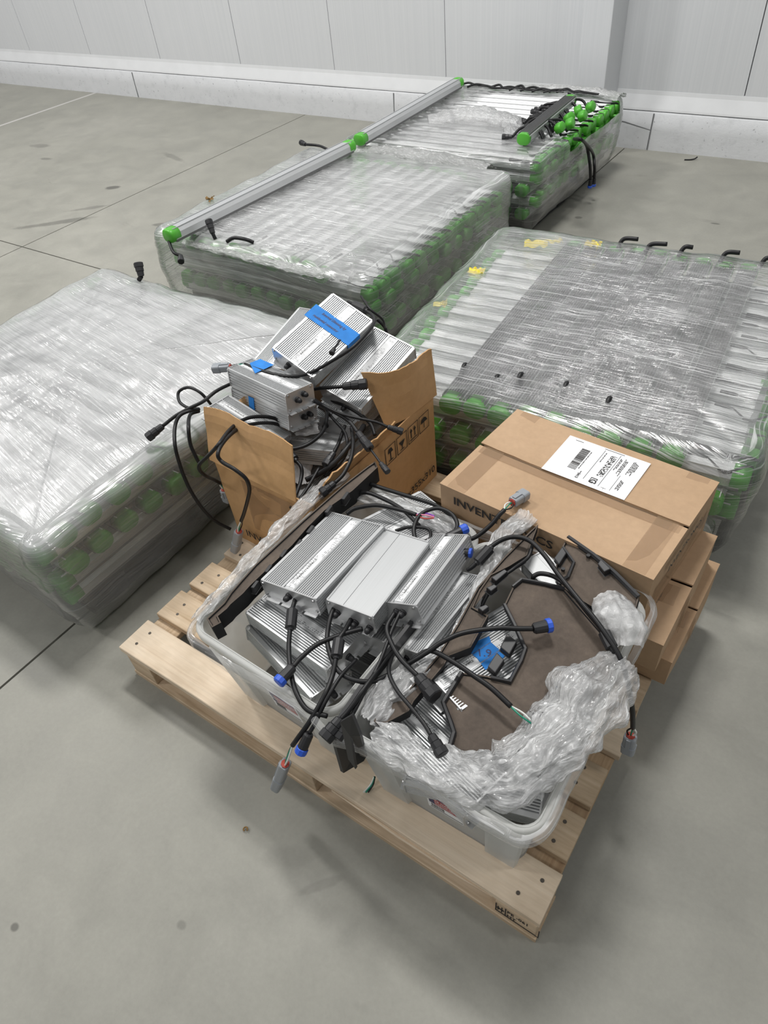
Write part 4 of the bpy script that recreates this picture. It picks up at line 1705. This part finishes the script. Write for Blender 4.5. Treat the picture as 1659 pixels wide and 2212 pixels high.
lug(cv1, pf_main, ((700, 1010), (745, 1050), (800, 970), (755, 925)), .012)
lug(cv1, pf_main, ((775, 895), (830, 940), (875, 860), (815, 810)), .012)
ridge(cv1, pf_main, ((800, 625), (860, 745), (925, 890), (900, 960), (835, 1085), (720, 1060)), .0045)
ridge(cv1, pf_main, ((545, 1030), (435, 1210), (482, 1335), (500, 1390), (470, 1490)), .005)
ridge(cv1, pf_main, ((905, 475), (1040, 500), (1160, 530)), .0035)
ridge(cv1, pf_main, ((850, 520), (905, 475)), .0035)
lug(cv2, pf_up, ((1100, 360), (1130, 400), (1175, 330), (1150, 290)), .010)
lug(cv2, pf_up, ((1360, 400), (1400, 450), (1440, 430), (1380, 370)), .014)
ridge(cv2, pf_up, ((1150, 285), (1215, 375), (1180, 460), (1110, 500)), .004)
ridge(cv2, pf_up, ((1180, 225), (1330, 330), (1460, 440), (1600, 580)), .006)
for cpx in ((1300, 340), (1130, 500), (1150, 420)):
    p = pf_up(*C2(*cpx))
    MB().tube([p, p + Vector((0, 0, .006))], .0045, 8).build('stud', M_BLK, cv2, world=True)
for a, b in (((640, 660), (690, 640)), ((690, 540), (740, 520)), ((720, 480), (800, 430))):
    lug(cv3, strip_pt, ((a[0], a[1]), (a[0] + 30, a[1] + 25), (b[0] + 20, b[1] + 15), (b[0], b[1])), .012)


def lugC1(parent, fn, quad, hgt):
    q = [fn(*C1(*p)) for p in quad]
    m = MB()
    n = Vector((0, 0, 1))
    m.v = [p - n * .02 for p in q] + [p + n * hgt for p in q]
    k = len(q)
    m.face(range(k))
    m.face([k + i for i in range(k)])
    for i in range(k):
        j = (i + 1) % k
        m.face((i, j, k + j, k + i))
    m.build('clip', M_BLK, parent, world=True, bevel=.0015)


for qx, qy in ((390, 800), (470, 705), (560, 615), (650, 555), (720, 470), (830, 350), (930, 270)):
    lugC1(cv4, long_pt, ((qx, qy), (qx + 20, qy + 5), (qx + 52, qy - 40), (qx + 34, qy - 44)), .001)

# ------------------------------------------------------------------ cables and connectors


def pt(p):
    if len(p) == 3:
        return at(*p)
    px, py, ax, v = p
    return at_x(px, py, v) if ax == 'x' else at_y(px, py, v)


def tip_black(parent, a, b, r=.0135, blue=False, world=True):
    a, b = Vector(a), Vector(b)
    d = b - a
    f = lambda t: a + d * t
    m = MB()
    if blue:
        m.tube([f(0), f(.08), f(.7), f(.74)], [r * .62, r * .78, r * .86, r * .8], 12)
    else:
        m.tube([f(0), f(.06), f(.34), f(.36)], [r * .55, r * .72, r * .78, r * .7], 12)
        m.tube([f(.36), f(.38), f(.66), f(.67)], [r * .8, r * .9, r * .9, r * .8], 12)
        m.tube([f(.67), f(.68), f(.96), f(1.0)], [r * .98, r * 1.05, r * 1.05, r * .92], 8)
    c = m.build('connector', M_BLK, parent, world=world)
    if blue:
        MB().tube([f(.70), f(.72), f(.95), f(1.0)], [r * .92, r, r, r * .82], 10).build('blue_cap', M_BLUE, c)
    return c


def tip_grey(parent, a, b, w=.0125):
    a, b = Vector(a), Vector(b)
    d = b - a
    L = d.length
    ax = d.normalized()
    M = frame(a, ax, Vector((0, 0, 1)).cross(ax) if abs(ax.z) < .95 else Vector((1, 0, 0)))
    m = MB()

    def ring(x, hw, hh):
        return [M @ Vector((x, p[0], p[1])) for p in rrect(-hw, hw, -hh, hh, min(hw, hh) * .55, 3)]
    m.grid([ring(0, w * .9, w * .75), ring(.003, w, w * .85), ring(L * .55, w, w * .85), ring(L * .56, w * 1.14, w * .98), ring(L * .97, w * 1.08, w * .92), ring(L, w * .9, w * .75)], close=True)
    n = len(ring(0, 1, 1))
    m.face(range(n)[::-1])
    m.face([5 * n + i for i in range(n)])
    c = m.build('connector', M_GREYC, parent, world=True)
    lt = MB()
    lt.box(M @ Vector((L * .3, 0, w * .95)), (L * .5, w * .7, w * .22), M.to_3x3())
    lt.build('latch', M_GREYC, c)
    MB().tube([M @ Vector((-.003, 0, 0)), M @ Vector((.002, 0, 0))], w * .72, 8).build('seal', M_REDW, c)
    return c


def ferrite(parent, a, b, r=.0125):
    a, b = Vector(a), Vector(b)
    d = b - a
    MB().tube([a, a + d * .08, a + d * .12, a + d * .88, a + d * .92, b], [r * .5, r * .6, r, r, r * .6, r * .5], 10).build('ferrite', M_BLK, parent, world=True)


def wires(parent, a, b, cols=(M_WHITEW, M_GREENW, M_RUB), r=.0018):
    a, b = Vector(a), Vector(b)
    d = b - a
    s = d.cross(Vector((0, 0, 1)))
    s = s.normalized() if s.length > 1e-5 else Vector((1, 0, 0))
    for k, mt in enumerate(cols):
        o = (k - (len(cols) - 1) / 2) * .0035
        mid = (a + b) / 2 + s * o * 2.5 + Vector((0, 0, .003 * (k % 2)))
        MB().tube(spline([a + s * o * .3, mid, b + s * o], 6), r, 6).build('wire', mt, parent, world=True)


def cable(pts, r=.0052, end=None, parent=None, label=None, fer=None, group=None, start=None):
    P = [pt(p) for p in pts]
    sp = spline(P, 9)
    m = MB().tube(sp, r, 8)
    if parent is not None:
        c = m.build('cable', M_RUB, parent, smooth=True, world=True)
    else:
        c = m.build('cable', M_RUB, smooth=True)
        tag(c, label, 'cable', group or 'loose black leads')
        MW[c.name] = Matrix.Identity(4)
    MW[c.name] = Matrix.Identity(4)
    if fer is not None:
        ferrite(c, pt(fer[0]), pt(fer[1]))
    if start:
        kind, a = start[0], start[1]
        if kind == 'grey':
            wires(c, P[0], pt(a[0]))
            tip_grey(c, pt(a[0]), pt(a[1]))
    if end:
        kind, a = end[0], end[1:]
        if kind == 'grey':
            wires(c, P[-1], pt(a[0]))
            tip_grey(c, pt(a[0]), pt(a[1]))
        elif kind == 'black':
            tip_black(c, P[-1], pt(a[0]), a[1] if len(a) > 1 else .0135)
        elif kind == 'blue':
            tip_black(c, P[-1], pt(a[0]), a[1] if len(a) > 1 else .0125, True)
        elif kind == 'wires':
            wires(c, P[-1], pt(a[0]), a[1])
    return c


# --- left bin
cable([(639, 1291, .455), (631, 1318, .455), (629, 1338, .452), (626, 1362, .448), (624, 1403, .440), (628, 1450, .435), (639, 1494, .435), (664, 1533, .428), (707, 1547, .425)], parent=B1, fer=((632, 1313, .455), (627, 1362, .448)))
cable([(731, 1299, .455), (716, 1326, .460), (707, 1371, .452), (711, 1407, .450), (729, 1447, .447), (762, 1468, .446), (805, 1472, .446), (841, 1457, .440)], parent=B2)
cable([(783, 1358, .450), (744, 1369, .455), (689, 1390, .455), (653, 1418, .452), (633, 1440, .450)], end=('blue', (600, 1476, .446), .0135), parent=B2)
cable([(758, 1338, .452), (744, 1363, .458), (733, 1381, .458), (726, 1420, .455), (718, 1460, .448), (700, 1504, .444), (668, 1560, .415), (645, 1592, .385), (632, 1610, .36)], parent=B2, fer=((733, 1378, .458), (726, 1424, .455)), end=('grey', (616, 1650, 'y', -.055), (597, 1700, 'y', -.06)))
cable([(770, 1425, .44), (735, 1462, .452), (705, 1512, .445), (682, 1560, .415), (668, 1584, .40)], end=('blue', (648, 1628, .365), .0125), parent=B5, r=.0042)
cable([(852, 1324, .470), (836, 1356, .468), (845, 1389, .465), (867, 1425, .462), (903, 1461, .460)], end=('black', (941, 1506, .458), .0165), parent=B3)
cable([(866, 1320, .470), (848, 1358, .466), (834, 1396, .462), (816, 1440, .460), (788, 1492, .455), (766, 1535, .445), (753, 1556, .435)], end=('black', (727, 1596, .425), .0115), parent=B3, r=.0042)
cable([(850, 1405, .440), (822, 1440, .455), (785, 1490, .462), (757, 1530, .450), (737, 1553, .440)], end=('black', (700, 1597, .428), .0155), parent=B4)
cable([(848, 1414, .440), (840, 1450, .455), (857, 1490, .460), (892, 1533, .462), (917, 1565, .462), (931, 1588, .462)], end=('black', (957, 1631, .455), .0125), parent=B4, r=.0042)
cable([(880, 1435, .455), (905, 1420, .47), (930, 1404, .48), (957, 1386, .488), (1002, 1367, .492), (1075, 1357, .492), (1118, 1358, .490), (1152, 1358, .488)], end=('blue', (1192, 1350, .486), .0145), parent=B4)
cable([(880, 1437, .455), (910, 1412, .468), (936, 1407, .475), (981, 1431, .478), (1024, 1460, .478), (1062, 1487, .475), (1104, 1526, .468)], end=('wires', (1150, 1562, .462), (M_WHITEW, M_GREENW)), parent=B4)
cable([(749, 1110, .445), (769, 1098, .455), (816, 1092, .460), (870, 1103, .458), (899, 1112, .455)], end=('wires', (938, 1117, .455), (M_PURPLE, M_PINK, M_REDW)), parent=B7)
cable([(750, 1070, .43), (790, 1064, .445), (827, 1077, .452), (868, 1100, .452), (905, 1135, .445)], label='black lead arching over the back rim of the left bin')
cable([(770, 1040, .43), (800, 1046, .44), (834, 1057, .445), (888, 1074, .445), (942, 1092, .44), (980, 1120, .42), (1000, 1150, .40)], label='black lead crossing behind the left bin towards the cartons')
cable([(930, 1165, .43), (905, 1178, .438), (894, 1145, .448), (908, 1112, .455), (943, 1098, .458), (975, 1110, .455), (988, 1135, .450), (974, 1158, .446), (962, 1162, .445)], end=('blue', (1010, 1140, .45), .0125), label='coiled black lead with a blue plug behind the drivers')
cable([(854, 1147, .440), (883, 1139, .446), (923, 1142, .448), (930, 1160, .440), (915, 1178, .434), (893, 1182, .430)], label='short black lead looped under the coil', r=.0042)
cable([(985, 1190, .44), (998, 1192, .45)], end=('blue', (1020, 1195, .452), .0115), label='stub of lead with a blue plug beside the film ridge')
cable([(985, 1178, .44), (1003, 1170, .448), (1031, 1158, .455), (1060, 1134, .475), (1078, 1113, .492), (1090, 1101, .498)], end=('grey', (1107, 1085, .500), (1136, 1066, .494)), label='black lead with a grey plug resting on the taped carton')

# --- right bin, long leads hanging over the back
cable([(1010, 1232, .465), (1022, 1223, .475), (1046, 1198, .492), (1062, 1180, .498), (1089, 1164, .505), (1118, 1160, .510), (1147, 1170, .512), (1176, 1199, .512), (1205, 1239, .510), (1248, 1293, .505), (1283, 1335, .500), (1315, 1380, .492), (1340, 1422, .480), (1357, 1478, .445), (1366, 1535, .37), (1367, 1572, .30)], fer=((1028, 1218, .480), (1062, 1181, .498)), end=('grey', (1362, 1590, .272), (1356, 1624, .225)), parent=K3)
cable([(1153, 1253, .47), (1153, 1245, .482), (1169, 1239, .488), (1198, 1246, .490), (1227, 1268, .490), (1263, 1315, .488), (1303, 1364, .484), (1312, 1384, .482), (1325, 1408, .478), (1335, 1428, .460)], fer=((1303, 1362, .484), (1324, 1404, .478)), parent=K3)
cable([(1040, 1310, .45), (1055, 1282, .468), (1080, 1250, .478), (1110, 1228, .482), (1140, 1205, .495), (1150, 1180, .50)], label='thin black lead under the long narrow cover', r=.0042)

# --- open carton
cable([(529, 787, .575), (578, 805, .585), (626, 813, .590), (670, 805, .60), (718, 779, .625), (761, 751, .645), (793, 719, .655), (808, 696, .655), (804, 681, .650), (791, 671, .648), (770, 660, .640), (752, 652, .635)], parent=T1, fer=((795, 672, .649), (763, 657, .640)), start=('grey', ((497, 793, .575), (460, 796, .570))))
cable([(672, 842, .530), (690, 839, .545), (714, 837, .560), (740, 835, .570)], end=('black', (793, 829, .575), .0145), parent=T3)
cable([(650, 853, .535), (678, 866, .540), (722, 890, .540), (754, 910, .530), (773, 934, .520)], end=('black', (800, 970, .500), .0125), parent=T3)
cable([(800, 970, .500), (812, 986, .495), (822, 1000, .490)], end=('black', (838, 1020, .485), .0085), label='thin double-ended jumper hanging over the carton edge', r=.0032)
cable([(662, 849, .535), (698, 875, .545), (738, 894, .545), (777, 904, .540), (813, 912, .530), (837, 922, .520)], end=('black', (870, 933, .505), .0095), parent=T3, r=.0038)
cable([(690, 880, .47), (706, 894, .49), (698, 930, .49), (674, 954, .490), (642, 968, .490), (606, 968, .495), (575, 958, .50)], end=('grey', (551, 945, .50), (511, 928, .505)), parent=T4)
cable([(660, 905, .46), (626, 924, .475), (594, 904, .505), (555, 900, .530), (523, 908, .545), (495, 930, .56), (471, 962, .57), (447, 987, 'y', .415), (431, 1003, 'y', .41), (432, 1016, 'y', .415), (445, 1028, 'y', .43), (462, 1036, 'x', -.03), (476, 1044, 'x', -.03)], end=('grey', (484, 1058, 'x', -.03), (492, 1082, 'x', -.03)), parent=T6)
cable([(665, 908, .46), (630, 922, .470), (586, 914, .500), (547, 916, .525), (515, 926, .545), (487, 950, .565), (471, 978, 'y', .40), (478, 996, 'y', .395), (507, 1014, 'y', .395), (531, 1034, 'y', .40), (539, 1056, 'y', .405), (535, 1080, 'y', .405), (527, 1109, 'y', .41), (521, 1125, 'y', .41)], end=('grey', (516, 1148, 'y', .41), (508, 1189, 'y', .405)), parent=T6)
cable([(520, 822, .50), (499, 829, .525), (467, 845, .535), (439, 867, .530), (411, 881, .520), (380, 898, .505), (352, 920, .485)], end=('black', (318, 946, .465), .0135), parent=T0)
cable([(465, 885, .46), (455, 873, .48), (447, 863, .505), (431, 847, .53), (407, 837, .535), (386, 847, .52), (388, 868, .505), (407, 881, .50), (430, 883, .49)], label='small loop of lead standing over the wrapped stack', r=.0046)
cable([(430, 884, .50), (411, 887, .515), (388, 898, .515), (378, 922, .50), (378, 962, 'x', -.09), (388, 1002, 'x', -.085), (403, 1042, 'x', -.075), (423, 1078, 'x', -.06), (447, 1109, 'x', -.045), (471, 1129, 'x', -.03), (498, 1143, 'x', -.005)], label='black lead hanging between the wrapped stack and the open carton')
cable([(430, 888, .49), (411, 896, .50), (407, 922, 'x', -.06), (411, 958, 'x', -.05), (421, 982, 'x', -.04), (429, 998, 'x', -.035)], label='shorter black lead hanging at the carton corner')
cable([(603, 952, .44), (609, 958, .445), (629, 987, .440), (642, 998, .430), (650, 1008, .425), (652, 1024, .415), (647, 1048, .405), (637, 1075, .40), (629, 1097, .40)], parent=T5, fer=((612, 964, .445), (640, 996, .432)))
cable([(786, 920, .47), (773, 940, .475), (752, 965, .475), (734, 988, .465), (714, 1007, .45), (687, 1025, .43), (661, 1037, .42)], label='thick black lead along the torn right flap', r=.0075)
cable([(759, 922, .50), (763, 952, .495), (761, 978, .49), (755, 999, .485), (741, 1025, .475), (723, 1043, .47)], end=('black', (694, 1066, .46), .0125), label='black lead with a ribbed plug over the torn right flap')
cable([(745, 920, .47), (732, 956, .465), (721, 978, .46)], end=('black', (703, 1006, .45), .0125), parent=T6)
cable([(690, 1010, .44), (668, 1048, .43), (650, 1075, .425), (634, 1100, .42)], label='black lead dropping to the long cover', r=.0045)
cable([(815, 690, .60), (830, 705, .58), (836, 720, .56)], label='short lead curling behind the top driver', r=.005)
cable([(780, 640, .66), (800, 668, .655), (826, 690, .62), (832, 708, .58)], label='thin lead at the far corner of the top driver', r=.0035)
cable([(735, 735, .67), (722, 752, .675)], end=('black', (716, 764, .672), .0075), label='plug tip lying on the handwritten tape driver', r=.003)
cable([(700, 860, .48), (735, 872, .50), (770, 890, .495), (800, 915, .475), (810, 940, .46)], label='lead sagging below the driver beside the tall flap')
cable([(690, 870, .47), (720, 905, .48), (745, 935, .475), (750, 970, .46), (735, 1000, .445), (700, 1030, .42)], label='lead curving down the middle of the open carton', r=.0045)
# --- loose wire end on the pallet front
wr = empty('loose_wires', at(795, 1700, PZ + .004))
tag(wr, 'frayed cut wire ends resting on the front deck board', 'wire')
for k, mt in enumerate((M_WHITEW, M_GREENW, M_RUB)):
    MB().tube(spline([at(808 + k, 1678, PZ + .03), at(800 + k * 3, 1695, PZ + .012), at(785 + k * 5, 1712, PZ + .006)], 5), .0018, 6).build('wire', mt, wr, world=True)

# --- leads on the stacks
def sc(pts, label, r=.006, tipc=None, group='leads on the wrapped stacks'):
    P = [Vector(p) for p in pts]
    c = MB().tube(spline(P, 8), r, 8).build('cable', M_RUB, smooth=True)
    tag(c, label, 'cable', group)
    MW[c.name] = Matrix.Identity(4)
    if tipc:
        tip_black(c, P[-1], P[-1] + Vector(tipc), r * 2.0, blue=False)
    return c


sc([at(757, 322, .44), at(742, 322, .455), at(715, 325, .45), at(690, 315, .455), at(660, 312, .46)], 'lead with a blue-tipped plug sticking out beside the loose bar', .007, (-.05, .02, 0))
sc([at(365, 522, .45), at(375, 545, .43), at(390, 552, .42)], 'lead hanging from the near end of the loose bar', .007, (.03, -.03, -.01))
sc([at(465, 516, .43), at(460, 505, .45)], 'upright black plug poking through the middle wrap', .008, (-.03, .02, .05))
sc([at(490, 522, .44), at(505, 514, .455), at(530, 517, .455), at(548, 524, .44)], 'short bent lead on the middle wrap', .008)
sc([at(300, 605, .44), at(305, 597, .455)], 'plug poking up through the milky wrap', .009, (-.02, .02, .045))
sc([at(765, 300, .45), at(775, 287, .48), at(785, 292, .47), at(788, 303, .45)], 'small loop of lead between the two loose bars', .006)
for a, b, lab in (((1280, 330, 'x', -.165), (1284, 385, 'x', -.15), 'inner of two leads hanging down the far stack'), ((1268, 318, 'x', -.17), (1276, 388, 'x', -.152), 'outer of two leads hanging down the far stack')):
    p0, p1 = pt(a), pt(b)
    c = MB().tube(spline([at(1240, 300, .44), at(1258, 303, .46), p0, (p0 + p1) / 2 + Vector((.01, -.01, 0)), p1], 8), .008, 8).build('cable', M_RUB, smooth=True)
    tag(c, lab, 'cable', 'leads on the wrapped stacks')
    MW[c.name] = Matrix.Identity(4)
    tip_black(c, p1, p1 + Vector((.0, -.0, -.045)), .013, True)
rt = random.Random(12)
for k in range(16):
    x, y = -.29 + rt.uniform(-.06, .05), 3.22 + .036 * k
    P = [Vector((x, y, .425)), Vector((x - .05, y + .02, .47)), Vector((x - .10 - rt.uniform(0, .05), y + rt.uniform(-.05, .05), .475)), Vector((x - .16, y + rt.uniform(-.06, .06), .445))]
    sc(P, '%s black lead from the near end of the tangle on the far stack' % ORD[k], .007, (-.05, rt.uniform(-.02, .02), 0), group='tangled leads on the far stack')
for k in range(11):
    x = -1.28 + .075 * k
    P = [Vector((x, 4.03 + rt.uniform(-.02, .02), .432)), Vector((x + .05, 4.06 + rt.uniform(-.02, .02), .436 + rt.uniform(0, .012))), Vector((x + .11, 4.05 + rt.uniform(-.02, .02), .436 + rt.uniform(0, .008))), Vector((x + .19, 4.05 + rt.uniform(-.02, .02), .434))]
    sc(P, '%s black lead from the left along the wall side of the far stack' % ORD[k], .0065, group='leads along the wall side of the far stack')
for k, (x, y, a) in enumerate(((-.25, 3.34, 0), (-.23, 3.42, .3), (-.27, 3.50, -.3), (-.22, 3.56, .2), (-.28, 3.64, .5), (-.24, 3.72, .1))):
    o = link('end_cap', ME_CAP)
    o.name = 'loose_end_cap'
    o.location = (x, y, .445)
    o.rotation_euler = (.5, .4, a - PI / 2)
    o.scale = (.8, .8, .8)
    tag(o, '%s loose green cap from the near end among the tangled leads' % ORD[k], 'end cap', 'loose green caps')
# short plugs sticking up along the near edge and far edge of the right-hand stack
for k, (px_, py_) in enumerate(((1130, 810), (1228, 830), (1320, 862), (1010, 790), (1080, 815))):
    p = at(px_, py_, .42)
    sc([p, p + Vector((.0, -.02, .012)), p + Vector((.004, -.05, -.01)), p + Vector((.006, -.065, -.05))], '%s of five short leads bent over the edge behind the taped carton' % ORD[k], .008, (0, .01, -.03), group='leads over the near edge of the right stack')
for k, px_ in enumerate((1340, 1372, 1398, 1470, 1520, 1560, 1600, 1645)):
    p = at(px_, 522 + k * 6, .425)
    rr_ = random.Random(k)
    if k in (1, 4, 6):
        continue
    sc([p - Vector((0, .02, .02)), p + Vector((.012, .0, .012)), p + Vector((.05 + rr_.uniform(-.02, .02), .01, rr_.uniform(.004, .02)))], '%s short lead poking up at the far edge of the right-hand stack' % ORD[k], .008, group='leads at the far edge of the right stack')
# yellow tape scraps under the film of the right-hand stack
for k, (x, y, s, a) in enumerate(((.20, 2.08, .09, .4), (.10, 1.78, .06, .2), (.40, 2.16, .06, .1), (.08, 1.55, .05, .5), (.26, 2.13, .05, .8))):
    m = MB()
    rows = [[(s * (i / 6 - .5), s * .7 * (j / 4 - .5) * (1 + .3 * nz(i, j, k)), .016 * nz(i * .9, j * .9, k)) for j in range(5)] for i in range(7)]
    o = m.grid(rows).build('tape_scrap', M_YEL)
    o.location = (x, y, .428 if k != 3 else .40)
    o.rotation_euler = (0, 0, a)
    md = o.modifiers.new('thick', 'SOLIDIFY')
    md.thickness = .001
    tag(o, ('largest yellow tape scrap under film at the far left stack corner', 'yellow tape scrap at mid left edge of the right-hand stack', 'yellow tape scrap nearest the dark ribbed bars', 'small yellow tape scrap low on the left edge of the right-hand stack', 'yellow tape scrap next to the largest yellow one')[k], 'tape', 'yellow tape scraps')

# ------------------------------------------------------------------ small litter
p = at(455, 432, .436)
m = MB()
for k in range(7):
    a = k * .9
    q = Vector((math.cos(a), math.sin(a), .35 * math.sin(a * 2))) * .024
    r_ = [p + Vector((0, 0, .004)), p + q * .6 + Vector((.008 * math.sin(a * 3), .006, .012)), p + q + Vector((0, 0, .006)), p + q * .6 - Vector((.006, .008, -.004))]
    o0 = len(m.v)
    m.v += r_
    m.face((o0, o0 + 1, o0 + 2, o0 + 3))
lf = m.build('dried_leaf', M_LEAF)
md = lf.modifiers.new('thick', 'SOLIDIFY')
md.thickness = .001
tag(lf, 'curled brown dried leaf on the middle wrapped stack', 'leaf')
p = at(530, 1792, .003)
cb_ = MB().tube(spline([p + Vector((.006 * math.cos(a) * (1 - a / 12), .006 * math.sin(a) * (1 - a / 12), .002)) for a in (0, 1, 2, 3, 4, 5)], 4), .0018, 6).build('debris_curl', M_LEAF)
tag(cb_, 'tiny curled brown scrap on the floor before the pallet', 'debris')
p = at(1490, 345, .004)
cb_ = MB().tube(spline([p + Vector((-.03, -.01, 0)), p, p + Vector((.025, .012, .004)), p + Vector((.035, .03, .01))], 5), .004, 6).build('cable_scrap', M_RUB)
tag(cb_, 'short black cable offcut on the floor near the curb', 'debris')
